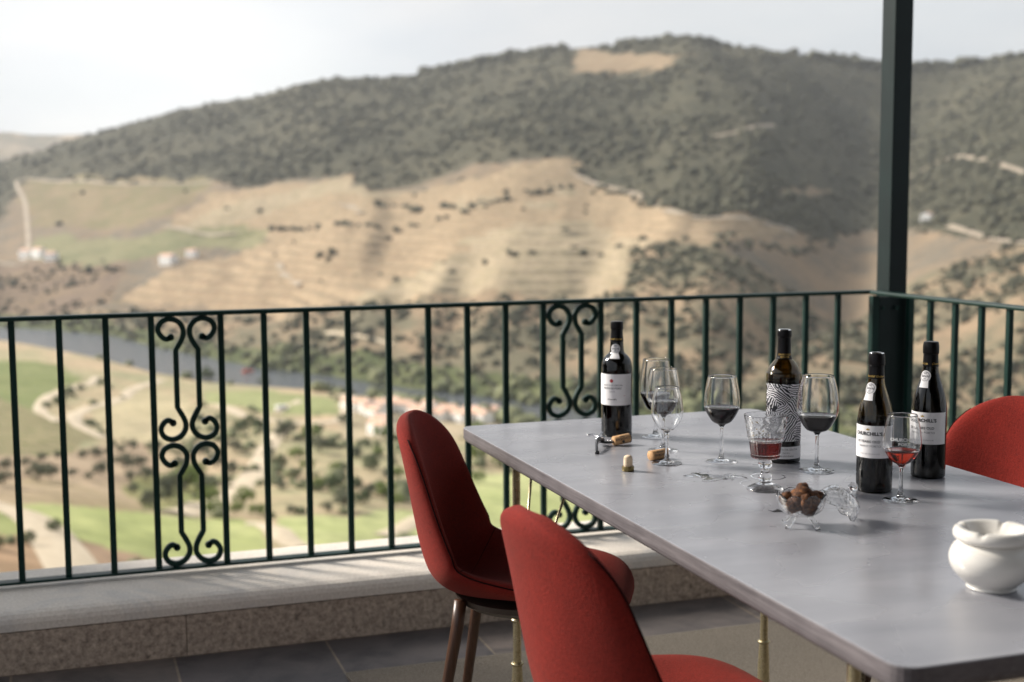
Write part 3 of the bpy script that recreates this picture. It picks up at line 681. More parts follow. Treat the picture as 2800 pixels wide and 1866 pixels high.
# ================================================================ CORKS, CORKSCREW
def cyl_between(name,A,B_,r,mat,parent=None,n=28,be=.0012):
    A=Vector(A);B_=Vector(B_); L=(B_-A).length
    b=MB(); b.lathe([(0,0),(r-be,0),(r,be),(r,L-be),(r-be,L),(0,L)],n)
    q=(B_-A).to_track_quat('Z','X'); M_=q.to_matrix().to_4x4(); M_.translation=A
    o=b.build(name,mat,parent,autos=.8); o.matrix_world=M_; return o
rc=.0118
ck=cyl_between('cork',(1.2785,2.990,TZ+rc),(1.3225,2.9935,TZ+rc+.005),rc,M['cork']); tag(ck,'long printed cork still on the corkscrew, in front of the left bottle','cork')
o=cyl_between('stained_end',(1.3219,2.99345,TZ+rc+.0049),(1.3236,2.9936,TZ+rc+.0051),rc+.0001,M['stain']); mw_=o.matrix_world.copy(); bpy.context.view_layer.update(); o.parent=ck; o.matrix_parent_inverse=ck.matrix_world.inverted()
def cork_text(parent,lines,L,face):
    bpy.context.view_layer.update(); dl_=parent.matrix_world.inverted()@Vector((0,0,1.9)); face=math.atan2(dl_.y,dl_.x)
    b=MB()
    for (txt,off,size) in lines:
        V,F=text_mesh(txt,size,'CENTER',0,.0002)
        b.add([((rc+.0002)*math.cos(face+(y+off)/rc),(rc+.0002)*math.sin(face+(y+off)/rc),L/2+x) for x,y,_ in V],F)
    o=b.build('printed_lettering',M['ink'],parent,False); return o
cork_text(ck,[("CHURCHILL'S",.001,.0068),('PORT',-.0062,.006),('\u25CF',.008,.01)],.044,math.radians(CORKA[0]))
ck2=cyl_between('cork',(1.284,2.786,TZ+rc),(1.3285,2.800,TZ+rc),rc,M['cork']); tag(ck2,'printed cork lying on the table behind the small empty glass','cork')
cork_text(ck2,[("CHURCHILL'S",.0035,.0062),('ESTATES',-.0035,.0055)],.046,math.radians(CORKA[1]))
st=empty('bottle_stopper',(1.188,2.695,TZ),0,'cork stopper with bronze cap standing upright in front of the corkscrew','stopper')
b=MB(); b.lathe([(0,.010)]+spline([(.0098,.0105),(.0102,.016),(.0098,.028),(.0086,.033),(.005,.0355)],5)+[(0,.036)],32); b.build('cork_plug',M['palecork'],st,True)
b=MB(); b.lathe([(0,0),(.0128,0),(.0136,.0010),(.0138,.009),(.0130,.0112),(.0120,.0112),(.0118,.0096),(0,.0096)],36); b.build('cap',M['bronzecap'],st,autos=.8)
# corkscrew
cs=empty('corkscrew',(0,0,TZ),0,'black and steel lever corkscrew lying open before the left bottle','corkscrew')
P=[(1.199,2.905,.004),(1.203,2.915,.008),(1.215,2.945,.0145),(1.229,2.975,.0175),(1.245,2.995,.0165),(1.258,3.003,.014)]
b=MB(); b.tube(spline(P,5),[.0042]*3+[.0038]*23,10); b.tube(spline([(1.196,2.907,.0035),(1.204,2.902,.0035)],3),.0046,10); b.build('handle',M['blackplastic'],cs,True)
b=MB(); b.tube(spline([(1.240,3.000,.012),(1.252,2.996,.010),(1.268,2.990,.009),(1.279,2.990,.0105)],5),.0030,8); b.build('lever_arm',M['blackplastic'],cs,True)
b=MB()
b.tube(spline([(1.245,2.998,.014),(1.248,3.012,.020),(1.240,3.030,.024),(1.228,3.036,.021)],5),.0028,8)
b.tube(spline([(1.243,3.004,.020),(1.254,3.014,.026),(1.262,3.020,.031)],4),.0020,8)
b.tube([(1.236,2.998,.018),(1.262,3.006,.021)],.0032,10); b.tube([(1.240,2.992,.012),(1.250,3.012,.013)],.0045,10)
b.build('boot_lever',M['steel'],cs,True)
b=MB(); hel=[]
A=Vector((1.262,2.9925,.0112)); Bv=Vector((1.282,2.9905,.0120)); dr=(Bv-A)
for i in range(40):
    q=i/39; hel.append(A+dr*q+Vector((0,math.cos(q*16)*.0034,math.sin(q*16)*.0034)))
b.tube(hel,.0012,6); b.build('worm',M['steel'],cs,True)
# ================================================================ SPILLED WATER, LEAF
def blob_sheet(name,pts,z,h,mat,parent=None):
    P=spline(pts+[pts[0]],4)[:-1]; n=len(P); v=[(x,y,z) for x,y in P]+[(x,y,z+h*.6) for x,y in P]; cx=sum(p[0] for p in P)/n; cy=sum(p[1] for p in P)/n
    v+=[(cx+(x-cx)*.97,cy+(y-cy)*.97,z+h) for x,y in P]
    f=[(j,(j+1)%n,n+(j+1)%n,n+j) for j in range(n)]+[(n+j,n+(j+1)%n,2*n+(j+1)%n,2*n+j) for j in range(n)]+[tuple(range(2*n,3*n)),tuple(range(n))[::-1]]
    return mesh_obj(name,v,f,mat,parent,True)
def imgpts(L):  # helper: offsets measured on the table, (right, away) about a centre
    cx,cy=1.335,2.562; return [(cx+.947*a+.322*b_,cy-.322*a+.947*b_) for a,b_ in L]
sp=blob_sheet('water_spill',imgpts([(-.066,.020),(-.048,.010),(-.030,.004),(-.022,-.012),(-.034,-.036),(-.024,-.044),(-.008,-.040),(.004,-.026),(.022,-.022),(.038,-.026),(.036,-.008),(.052,.000),(.070,-.004),(.062,.012),(.046,.018),(.050,.036),(.034,.040),(.022,.026),(.006,.022),(-.004,.034),(-.024,.036),(-.032,.050),(-.046,.048),(-.040,.030),(-.056,.028)]),TZ+.0001,.0011,M['water'])
tag(sp,'irregular puddle of spilled water with droplets on the grey tabletop','water spill')
def ringm(cx,cy,r,w,a0,a1,z=TZ+.0002,n=40):
    v=[];f=[]
    for i in range(n+1):
        a=a0+(a1-a0)*i/n; ww=w*(.6+.5*math.sin(i*.7)**2)
        v+=[(cx+(r-ww)*math.cos(a),cy+(r-ww)*math.sin(a),z),(cx+r*math.cos(a),cy+r*math.sin(a),z+.0005),(cx+(r+ww)*math.cos(a),cy+(r+ww)*math.sin(a),z)]
    for i in range(n):
        for k in (0,1): q=i*3+k; f.append((q,q+3,q+4,q+1))
    return v,f
for (cx,cy,r,w,a0,a1) in ((1.450,2.533,.036,.0022,1.0,6.4),(1.388,2.474,.034,.0010,1.4,5.6)):
    v,f=ringm(cx,cy,r,w,a0,a1); mesh_obj('water_ring',v,f,M['water'],sp)
b=MB(); rr=random.Random(5)
for i in range(46):
    a,bb=rr.gauss(.02,.06),rr.gauss(.01,.045); r=rr.uniform(.0008,.0034); (x,y),=imgpts([(a,bb)])
    b.lathe([(r,0.0),(r*.8,.0004),(0,.0007)],8,c=(x,y,TZ+.0002))
dr_=b.build('droplets',M['water'],sp,True); dr_['kind']='stuff'
b=MB(); q=Vector((1.302,2.232,TZ)); 
b.add([(q.x-.020,q.y+.006,TZ+.0042),(q.x-.010,q.y-.001,TZ+.0010),(q.x+.002,q.y-.004,TZ+.0020),(q.x+.010,q.y+.002,TZ+.0008),(q.x+.000,q.y+.005,TZ+.0045),(q.x-.010,q.y+.006,TZ+.0012)],[(0,1,5),(1,2,4,5),(2,3,4)])
lf=b.build('dry_leaf',M['leaf']); sm_=lf.modifiers.new('thick','SOLIDIFY'); sm_.thickness=.0008; tag(lf,'dark curled scrap of leaf beside the glass truffle dish','leaf')
# ================================================================ ASHTRAY
at=empty('ashtray',(1.352,1.672,TZ),.5,'round white ceramic ashtray pot with notched lid near the front of the table','ashtray')
outer=spline([(.036,.0),(.0378,.002),(.0375,.006),(.047,.014),(.060,.030),(.0645,.047),(.060,.063),(.0505,.073),(.0470,.0765)],7)
b=MB(); b.lathe([(0,.003),(.033,.003),(.034,0)]+outer+[(.0435,.0765),(.046,.070),(.055,.060),(.059,.047),(.052,.028),(.03,.012),(0,.010)],72); b.build('pot',M['ceramic'],at,True)
ro=spline([(.0445,.0748),(.0540,.0758),(.0590,.0810),(.0592,.0885),(.0560,.0945),(.0500,.0958),(.0440,.0930),(.0360,.0840),(.0290,.0770),(.0180,.0740)],5)+[(.0165,.0725),(.0180,.0712),(.0300,.0722),(.0445,.0748)]
def mod(k,a,r,z):
    d=min(abs((a-q+PI)%(2*PI)-PI) for q in (0.1,.1+PI/2,.1+PI,.1+1.5*PI))
    w=math.exp(-(d/.095)**4); t=max(0,min(1,(z-.079)/.0145)); 
    return r,z-w*t*.0038
b=MB(); b.lathe(ro,120,mod=mod); b.build('notched_lid',M['ceramic'],at,True)

# ---- land shape
SKY=[(-60,2.0),(-20,1.6),(-8.26,1.4),(-5.23,1.5),(-2.05,1.71),(-0.4,2.19),(1.3,2.78),(3.01,3.27),(4.76,3.81),(6.52,4.18),(8.3,4.47),(10.11,5.02),(11.2,5.2),(13.38,5.25),(14.66,5.36),(16.51,5.66),(17.43,5.84),(19.27,6.15),(21.11,6.4),(22.94,6.51),(24.77,6.57),(26.22,6.63),(27.48,6.41),(29.27,6.29),(30.16,6.09),(31.93,5.78),(33.66,5.47),(35.37,5.36),(37.05,5.35),(39.54,5.57),(43.41,5.58),(46.39,5.1),(60,4),(80,3)]
FBT=[(-60,1900),(-20,1380),(-7.06,1189),(-2.34,1066),(-0.2,1023),(1.97,970),(3.45,887),(4.96,836),(6.47,788),(8.01,747),(10.37,716),(12.74,674),(14.35,651),(17.31,623),(21.08,584),(26.72,547),(33.99,522),(40.05,510),(60,480),(80,470)]
NBT=[(-60,1750),(-20,1300),(-7.07,1135),(-2.35,978),(-0.23,905),(1.64,830),(3.64,755),(5.69,708),(8.0,685),(10.75,665),(12.74,636),(15.15,602),(18.25,562),(21.08,530),(26.72,500),(34.01,482),(40.07,470),(60,440),(80,430)]
RR=[(-60,2600),(-10,2300),(0,2150),(10,2050),(20,1950),(26,1900),(33,2000),(38,2100),(60,1900),(80,1800)]
HC=1.35
def tab(T,a):
    T=np.array(T); return np.interp(a,T[:,0],T[:,1])
def vnoise(x,y,seed=0):
    # smooth value noise, vectorised
    xi=np.floor(x).astype(np.int64); yi=np.floor(y).astype(np.int64); fx=x-xi; fy=y-yi
    fx=fx*fx*(3-2*fx); fy=fy*fy*(3-2*fy)
    def h(i,j):
        n=(i*374761393+j*668265263+seed*1442695041)&0xffffffff
        n=((n^(n>>13))*1274126177)&0xffffffff
        return ((n^(n>>16))&0xffff)/65535.0
    return (h(xi,yi)*(1-fx)+h(xi+1,yi)*fx)*(1-fy)+(h(xi,yi+1)*(1-fx)+h(xi+1,yi+1)*fx)*fy
def fbm(x,y,seed=0,o=4):
    s=0;a=.5
    for k in range(o):
        s=s+a*(vnoise(x,y,seed+k)-.5); x=x*2.03+7.1;y=y*2.03+3.3;a*=.5
    return s
def ground(x,y,detail=True):
    x=np.asarray(x,float);y=np.asarray(y,float)
    a=np.degrees(np.arctan2(x,y)); r=np.hypot(x,y)
    r1=tab(NBT,a); r2=tab(FBT,a); r3=tab(RR,a); hz=HC+r3*np.tan(np.radians(tab(SKY,a)))
    zn=np.interp(r/r1*900,[0,9,14,60,120,200,350,500,700,860,900],[-3,-4,-11,-23,-33,-44,-60,-72,-82,-88,-91])
    tc=np.clip((r-r2)/(r3-r2),0,1.0)
    g=np.interp(tc,[0,.03,.15,.3,.5,.7,.85,.95,1],[0,.03,.13,.24,.44,.68,.86,.965,1])
    zf=-91+(hz+91)*g
    tb=np.clip((r-r3)/1500,0,1)
    zf=zf-tb*260
    if detail:
        zn=zn+fbm(x/60,y/60,3)*7*np.clip((r-20)/80,0,1)*np.clip((r1-r)/90,0,1)
        env=np.clip(tc/.1,0,1)*np.clip((1-tc)/.12,0,1)
        # spurs and ravines running down the opposite hill
        ra=fbm(a/5.5+.25*np.sin(r/260),r/1500,11,3)
        zf=zf+env*(ra*40+fbm(x/150,y/150,21,4)*12)
        dv=(a-(33.5+ (tc-.5)*3))/3.2
        zf=zf-env*38*np.exp(-dv*dv)
        zf=np.maximum(zf,-90.5+np.minimum((r-r2)*.14,14))
    z=np.where(r<r1,zn,np.where(r<r2,-93.0,zf))
    return z

ZONES={'forest':[[-250,1697],[-61,1634],[-36,1894],[69,1630],[164,1501],[186,1420],[221,1410],[280,1336],[281,1240],[300,1233],[341,1228],[392,1185],[464,1168],[436,1119],[445,1006],[434,866],[530,890],[663,989],[587,705],[726,651],[2222,2016],[1909,2314],[1325,2691],[527,2953],[-106,2998],[-430,2969]],
'olive_a':[[-36,1888],[164,1501],[150,1460],[102,1368],[69,1373],[-14,1538],[-39,1692]],
'olive_b':[[-23,1495],[66,1316],[164,1258],[177,1206],[170,1141],[132,1190],[24,1223],[-29,1362]],
'tan':[[98,1321],[153,1446],[279,1331],[275,1216],[384,1159],[469,1169],[439,1110],[434,866],[530,890],[396,764],[364,821],[312,717],[270,734],[227,771],[145,829],[60,1043],[32,1060],[110,1151],[180,1154],[131,1250]],
'tan2':[[732,1510],[780,1511],[712,1494],[619,1595],[707,1781]],
'tan3':[[440,800],[582,929],[580,920],[443,793]],
'tan4':[[555,965],[693,1093],[637,1032],[558,957]],
'scrubR':[[312,717],[363,819],[396,759],[726,651],[370,327],[-28,218],[-150,1214],[31,1045],[145,829],[270,734]],
'brownL':[[-172,1414],[-29,1333],[58,1185],[32,1060],[-45,1110],[-149,1206]],
'g1':[[-100,798],[-32,764],[-1,721],[9,640],[-1,616],[-9,541],[-9,484],[-17,519],[-24,550],[-69,543]],
'strips':[[-69,543],[-24,550],[-17,519],[-9,484],[-2,449],[11,430],[2,359],[-13,300],[-35,274]],
'midtan':[[29,620],[52,607],[43,466],[25,433],[15,427],[12,448],[9,478],[19,545]],
'g2':[[61,627],[89,636],[113,617],[116,558],[106,521],[74,529],[57,582]],
'oliverows':[[-35,274],[-13,300],[2,359],[25,433],[20,334],[17,306],[-11,241],[-29,224]],
'brown1':[[-29,224],[-11,241],[17,306],[12,228],[-2,218],[-10,211],[-25,193]],
'g3':[[-7,214],[1,220],[14,230],[28,242],[34,236],[28,201],[10,185],[0,187],[-3,192]],
'g4':[[-24,184],[-9,204],[-7,192],[-6,180],[-21,160]],
'brown2':[[-21,160],[-6,180],[-3,179],[-1,165],[1,151],[-16,121]],
'brown3':[[0,187],[10,185],[9,172],[1,152],[-1,168]],
'g5':[[37,252],[53,253],[70,269],[90,300],[72,240],[37,207],[32,215]],
'g6':[[29,340],[34,321],[28,257],[20,243],[12,232],[10,273],[15,311]],
'vill':[[111,557],[176,579],[184,530],[162,467],[85,427]],
'g7':[[169,555],[193,532],[188,519],[156,513]],
'g8':[[109,359],[136,376],[127,300],[109,256],[75,249]],
}
ROADS=[(5,[[47,686],[35,643],[28,614],[24,584],[15,542],[6,512],[3,473],[5,445],[12,425]]),
(4.5,[[15,669],[12,632],[5,617],[-4,574],[-8,538],[-8,489],[-2,449]]),
(7,[[-12,209],[-10,206],[-7,203],[-3,189],[-1,171],[1,148]]),
(6,[[77,494],[64,430],[54,388],[42,322],[34,290],[28,275],[23,251],[18,238]]),
(5,[[30,234],[33,231],[33,212],[35,205]]),
(4,[[54,233],[61,245],[78,280]]),
(4,[[79,524],[86,545],[100,593]]),
(6,[[57,582],[66,522],[78,508],[91,502],[106,519],[124,604],[128,651]]),
(4,[[98,1321],[131,1250],[160,1230]]),
(3,[[162,1039],[157,990],[160,931]]),
(3,[[-54,1379],[-29,1362],[-34,1682],[-42,1898],[69,1643],[164,1501]]),
(4,[[436,1119],[445,1006],[436,870],[530,890]]),
(3,[[586,1133],[618,1142],[686,1196]]),
(3.5,[[809,1148],[847,1132],[836,1083],[769,926]]),
(3.5,[[644,858],[592,712],[628,695]]),
(3,[[146,764],[172,710]]),
(4,[[239,1219],[249,1189],[250,1141]]),
]
SPOT={'houseL':[[-29,1374],[-19,1352],[-8,1309]],'houseM':[[88,1161],[109,1175]],'houseR':[[668,918]],'boat':[[95,728]],'vill':[[112,534],[116,527],[118,519],[124,533],[134,551],[133,531],[137,521],[147,541],[144,516],[153,533],[151,510],[159,518],[159,506],[173,537],[115,494],[106,459]],'van':[[83,533]]}
TREES=[[-5,252,3.9],[-3,263,2.9],[-10,231,2.6],[7,301,3.4],[1,276,1.9],[4,274,1.7],[13,327,4.1],[17,337,3.8],[7,350,2.9],[4,342,2.4],[-2,320,2.0],[-5,302,2.1],[14,370,2.6],[18,396,3.3],[-11,267,2.6],[-8,291,2.0],[25,405,3.4],[10,362,2.0],[58,464,5.2],[66,482,4.8],[67,425,6.6],[75,425,5.4],[84,459,3.9],[102,504,4.3],[64,384,4.4],[73,396,5.1],[61,350,3.5],[52,343,4.4],[57,391,3.3],[82,389,3.9],[81,362,4.2],[70,357,3.1],[34,271,4.2],[41,254,2.2],[52,258,4.1],[58,269,3.5],[67,286,3.7],[52,289,2.9],[56,289,3.3],[45,293,2.5],[82,346,3.5],[89,389,3.4],[101,434,5.0],[39,334,3.8],[48,402,4.5],[18,257,5.4],[14,239,3.7],[25,298,5.9],[26,263,4.1],[27,340,4.3],[12,265,2.2],[38,362,4.1],[30,251,2.5],[34,250,2.8],[25,244,3.1],[-2,188,1.8],[-5,172,1.9],[-8,162,1.4],[17,306,3.9],[28,310,4.8],[13,301,2.5],[38,403,4.0],[98,685,5.8],[71,703,6.9],[2,565,4.7],[7,595,3.3],[-2,527,3.7],[16,627,3.5],[85,346,3.5],[95,373,3.8],[64,288,2.9],[48,255,2.2],[64,302,2.6],[66,273,3.1],[140,454,6.2],[135,419,6.3],[148,433,6.0],[143,407,6.2],[121,391,5.4],[134,369,5.1],[126,382,5.3],[106,342,3.5]]
# ================================================================ VALLEY
def inpoly(px,py,poly):
    ins=np.zeros(px.shape,bool); n=len(poly)
    for i in range(n):
        x0,y0=poly[i];x1,y1=poly[(i+1)%n]
        c=((y0>py)!=(y1>py))
        if y0!=y1: ins^=c&(px<(x1-x0)*(py-y0)/(y1-y0)+x0)
    return ins
def pol(P): return [(math.degrees(math.atan2(x,y)),math.log(math.hypot(x,y))*20) for x,y in P]
A_=np.radians(np.arange(-24,62,.16)); R_r=np.concatenate([np.geomspace(9,60,22)[:-1],np.geomspace(60,420,230)[:-1],np.geomspace(420,2300,400)[:-1],np.geomspace(2300,4300,25)])
AA,RRr=np.meshgrid(A_,R_r); X=RRr*np.sin(AA); Y=RRr*np.cos(AA); Zg=ground(X,Y)
deg=np.degrees(AA); lr=np.log(RRr)*20
r1=tab(NBT,deg); r2=tab(FBT,deg)
jx=fbm(X/22,Y/22,50,4)*.9*(1+RRr/1500); jy=fbm(X/22,Y/22,60,4)*1.1
qa,ql=deg+jx*.55,lr+jy*.9
nA=fbm(X/35,Y/35,70,5); nB=fbm(X/9,Y/9,80,4); nC=fbm(X/160,Y/160,90,4)
def c3(*c): return np.array(c,float)
col=np.zeros(X.shape+(3,)); 
def put(mask,a,b=None,t=None):
    if b is None: col[mask]=a
    else: 
        tt=np.clip(t[mask],0,1)[:,None]; col[mask]=a*(1-tt)+b*tt
s1=np.clip(.5+nA*2.2,0,1); s2=np.clip(.5+nB*2.4,0,1); s3=np.clip(.5+nC*3,0,1)
mixn=np.clip(.5+nA*1.6+nB*1.4,0,1)
DRY=c3(.262,.192,.126); DRY2=c3(.325,.248,.163); SCR=c3(.098,.092,.068); SCR2=c3(.155,.135,.105); GRN=c3(.17,.20,.065); SAND=c3(.52,.42,.29); BRN=c3(.20,.135,.09)
allm=np.ones(X.shape,bool)
put(allm,DRY,SCR2,mixn)
Zm={k:inpoly(qa,ql,pol(v)) for k,v in ZONES.items()}
put(Zm['forest']&(deg>19),c3(.080,.082,.054),c3(.235,.185,.145),np.clip(.1+nA*3.2+nC*1.5+nB,0,1))
put(Zm['scrubR'],c3(.150,.135,.090),DRY*1.05,np.clip(.34+nA*2.6+nB*1.8,0,1))
put(Zm['brownL'],c3(.17,.125,.095),DRY*.8,mixn)
put(Zm['forest'],c3(.058,.057,.038),c3(.098,.090,.060),np.clip(.42+nA*1.2+nC*1.5+nB*2.6,0,1))
tm=Zm['tan']; put(tm,DRY*1.08,DRY2*1.02,s3)
bands=.5+.5*np.sin(Zg*1.25+nC*9+nA*2.5); put(tm&(bands>.74)&(nB>-.10),c3(.26,.215,.14))
put(tm&(bands<.10),DRY2*1.08)
put(tm&(nC>.13),c3(.30,.25,.165),c3(.36,.29,.20),s2)
for k in ('tan2','tan3','tan4'): put(Zm[k],DRY*.95,DRY2*.9,s2)
put(Zm['olive_a'],c3(.175,.16,.085),c3(.25,.19,.12),mixn); put(Zm['olive_b'],c3(.175,.175,.095),c3(.235,.215,.125),mixn)
Zg=Zg+np.where(tm,1.7*np.clip(np.sin(Zg*1.25+nC*9+nA*2.5+1.2)*1.6,-1,1),0)
near=RRr<r1
put(near,DRY2*1.4,c3(.31,.29,.17),np.clip(.5+nA*2.4+nB*1.5,0,1))
rows=.5+.5*np.sin((X*.35+Y)*2*PI/7.0)
put(Zm['strips']&near,c3(.145,.17,.06),c3(.36,.27,.18),np.clip((rows-.45)*5,0,1))
for k,a,b in (('g1',(.17,.20,.075),(.22,.235,.10)),('g2',(.25,.27,.12),(.32,.33,.16)),('g3',(.34,.37,.15),(.42,.43,.20)),('g4',(.30,.33,.13),(.36,.37,.16)),('g5',(.36,.39,.17),(.44,.45,.22)),('g7',(.2,.26,.08),(.26,.3,.1)),('g8',(.36,.39,.17),(.44,.45,.22))):
    put(Zm[k]&near,c3(*a),c3(*b),mixn)
for k,a,b in (('midtan',(.42,.36,.22),(.50,.42,.27)),('oliverows',(.30,.22,.15),(.42,.32,.22)),('brown1',(.34,.27,.16),(.42,.32,.22)),('brown2',(.30,.20,.12),(.44,.30,.19)),('brown3',(.30,.21,.14),(.40,.27,.18)),('g6',(.17,.20,.07),(.30,.27,.13)),('vill',(.36,.30,.2),(.44,.36,.25))):
    put(Zm[k]&near,c3(*a),c3(*b),mixn)
# strips of bank scrub along the water
bank=(RRr>r2)&(RRr<r2+40+nA*60); put(bank,c3(.07,.085,.04),c3(.12,.13,.06),s2)
bank=(RRr<r1)&(RRr>r1-14+nA*30); put(bank,c3(.12,.13,.055),c3(.28,.23,.13),s2)
nr_,nc_=X.shape
me=bpy.data.meshes.new('terrain'); V=np.stack([X,Y,Zg],-1).reshape(-1,3)
idx=np.arange(nr_*nc_).reshape(nr_,nc_); F=np.stack([idx[:-1,:-1],idx[:-1,1:],idx[1:,1:],idx[1:,:-1]],-1).reshape(-1,4)
me.vertices.add(len(V)); me.vertices.foreach_set('co',V.ravel()); me.loops.add(F.size); me.loops.foreach_set('vertex_index',F.ravel().astype(np.int32))
me.polygons.add(len(F)); me.polygons.foreach_set('loop_start',np.arange(0,F.size,4,dtype=np.int32)); me.polygons.foreach_set('loop_total',np.full(len(F),4,np.int32)); me.polygons.foreach_set('use_smooth',np.ones(len(F),bool))
me.update(calc_edges=True); at_=me.color_attributes.new('landcover','FLOAT_COLOR','POINT'); at_.data.foreach_set('color',np.concatenate([col.reshape(-1,3),np.ones((len(V),1))],1).ravel().astype(np.float32))
t=NT('land'); a=t.n('ShaderNodeAttribute'); a.attribute_name='landcover'; v=t.coord(); n=t.noise(v,.22,6,.65); 
t.base(t.mix(1,a.outputs['Color'],t.ramp(n,[(.3,(.72,.74,.72,1)),(.7,(1.25,1.22,1.2,1))]),'MULTIPLY'),.95,0,.1); me.materials.append(t.m)
ter=bpy.data.objects.new('terrain',me); COL.objects.link(ter); tag(ter,'valley sides with vineyards, dry terraces and scrub hills','terrain',kind='structure')
def zat(x,y): return float(ground(np.array([x]),np.array([y]))[0])
# coarse ground under and behind the house so that the sheet closes
b=MB(); b.box(-9,9,-14,3.9,-6,-.25); tag(b.build('house_ground',M['plaster']),'levelled ground under the terrace','ground',kind='structure')
# river
b=MB(); b.add([(-1800,250,-90),(1500,150,-90),(1500,1500,-90),(-1800,2600,-90)],[(0,1,2,3)])
t=NT('river_water'); v=t.coord(); t.base((.055,.062,.070,1),.22); t.bump(t.noise(v,.9,4,.6),.5,.3); tag(b.build('river',t.m),'grey-blue river at the bottom of the valley','river',kind='structure')
# dirt roads
t=NT('dirt'); v=t.coord(); t.base(t.ramp(t.noise(v,.5,6,.65),[(.3,(.46,.37,.25,1)),(.7,(.62,.52,.38,1))]),.95); M['dirt']=t.m
t=NT('dirt_far'); v=t.coord(); t.base(t.ramp(t.noise(v,.05,6,.65),[(.3,(.27,.22,.16,1)),(.7,(.40,.33,.25,1))]),.95); M['dirtfar']=t.m
for w,P in ROADS:
    S_p=spline(P,8); v=[];f=[]; far=math.hypot(*P[0])>800; lift=.8 if far else .35
    pts=np.array(S_p); tg=np.gradient(pts,axis=0); tg/=np.linalg.norm(tg,axis=1,keepdims=True); nn=np.stack([-tg[:,1],tg[:,0]],1)
    ww=w*(.8 if far else .5)
    for k in (-1,-.33,.33,1):
        q=pts+nn*ww*k; z=ground(q[:,0],q[:,1])+lift-(.25 if abs(k)==1 else 0); v.append(np.c_[q,z])
    m=len(pts); vv=[tuple(p) for a in v for p in a]
    for k in range(3):
        for i in range(m-1): f.append((k*m+i,k*m+i+1,(k+1)*m+i+1,(k+1)*m+i))
    o=mesh_obj('dirt_road',vv,f,M['dirtfar' if far else 'dirt'],None,True); tag(o,'pale dirt track winding over the hillside','dirt road',kind='structure')
# far ranges
def far_range(name,r0,base,amp,seed,colr):
    a=np.radians(np.arange(-40,75,.4)); v=[];f=[]
    rr_=[r0-500,r0-250,r0,r0+300]; kk=[0,.55,1,.6]
    for r,k in zip(rr_,kk):
        for q in a:
            hgt=HC+r0*math.tan(math.radians(base+amp*float(fbm(np.array([math.degrees(q)/7.]),np.array([seed*1.]),seed,4)[0])))
            x_,y_=r*math.sin(q),r*math.cos(q); v.append((x_,y_,-260+(hgt+260)*k+float(fbm(np.array([x_/200]),np.array([y_/200]),5)[0])*40*k))
    n=len(a)
    for i in range(3):
        for j in range(n-1): f.append((i*n+j,i*n+j+1,(i+1)*n+j+1,(i+1)*n+j))
    o=mesh_obj(name,v,f,colr,None,True); tag(o,'distant hazy hills beyond the ridge','hills',kind='structure')
t=NT('far_land'); v=t.coord(); t.base(t.ramp(t.noise(v,.012,6,.6),[(.35,(.09,.10,.07,1)),(.52,(.20,.17,.12,1)),(.7,(.36,.29,.2,1))]),.95); 
far_range('hills',3700,2.25,1.2,3,t.m)
far_range('hills',4500,2.75,.9,8,t.m)
# ---------------------------------------------------------------- scrub (uncountable): one object
BV=[];BF=[];bn=0
ico=bmesh.new(); bmesh.ops.create_icosphere(ico,subdivisions=2,radius=1); IV=np.array([tuple(v.co) for v in ico.verts]); IF=np.array([[v.index for v in f.verts] for f in ico.faces]); ico.free()
ico=bmesh.new(); bmesh.ops.create_icosphere(ico,subdivisions=1,radius=1); LV=np.array([tuple(v.co) for v in ico.verts]); LF=np.array([[v.index for v in f.verts] for f in ico.faces]); ico.free()
def scatter(n,rlo,rhi,alo,ahi,fn,size,seed):
    rs=np.random.RandomState(seed); a=np.radians(rs.uniform(alo,ahi,n)); r=np.exp(rs.uniform(math.log(rlo),math.log(rhi),n)); x=r*np.sin(a); y=r*np.cos(a)
    p=fn(np.degrees(a),r,x,y); k=rs.uniform(0,1,n)<p; return x[k],y[k],rs.uniform(size[0],size[1],k.sum())*(.6+.8*rs.uniform(0,1,k.sum())**2),rs
def zone(names,ad,r):
    l=np.log(r)*20; m=np.zeros(ad.shape,bool)
    for k in names: m|=inpoly(ad,l,pol(ZONES[k]))
    return m
ROADPTS=np.concatenate([np.array(spline(P,4)) for w,P in ROADS])
def offroad(x,y):
    d=np.full(x.shape,1e9)
    for p in ROADPTS: d=np.minimum(d,(x-p[0])**2+(y-p[1])**2)
    return d>np.where(np.hypot(x,y)>800,64,14)
def bushes(name,sets,mat,label,big=False):
    VV=[];FF=[];n=0; TV,TF=(IV,IF) if big else (LV,LF)
    for x,y,s,rs in sets:
        if len(x)==0: continue
        z=ground(x,y); m=len(x); jit=1+rs.uniform(-.32,.32,(m,len(TV)))
        P=TV[None]*jit[...,None]*s[:,None,None]*np.array([1,1,.8]); P[:,:,0]+=x[:,None];P[:,:,1]+=y[:,None];P[:,:,2]+=(z+s*.35)[:,None]
        VV.append(P.reshape(-1,3)); FF.append((TF[None]+(np.arange(m)*len(TV))[:,None,None]+n).reshape(-1,3)); n+=m*len(TV)
    V=np.concatenate(VV);F=np.concatenate(FF); me=bpy.data.meshes.new(name)
    me.vertices.add(len(V)); me.vertices.foreach_set('co',V.ravel()); me.loops.add(F.size); me.loops.foreach_set('vertex_index',F.ravel().astype(np.int32)); me.polygons.add(len(F)); me.polygons.foreach_set('loop_start',np.arange(0,F.size,3,dtype=np.int32)); me.polygons.foreach_set('loop_total',np.full(len(F),3,np.int32)); me.update(calc_edges=True)
    me.materials.append(mat); o=bpy.data.objects.new(name,me); COL.objects.link(o); tag(o,label,'scrub',kind='stuff'); return o
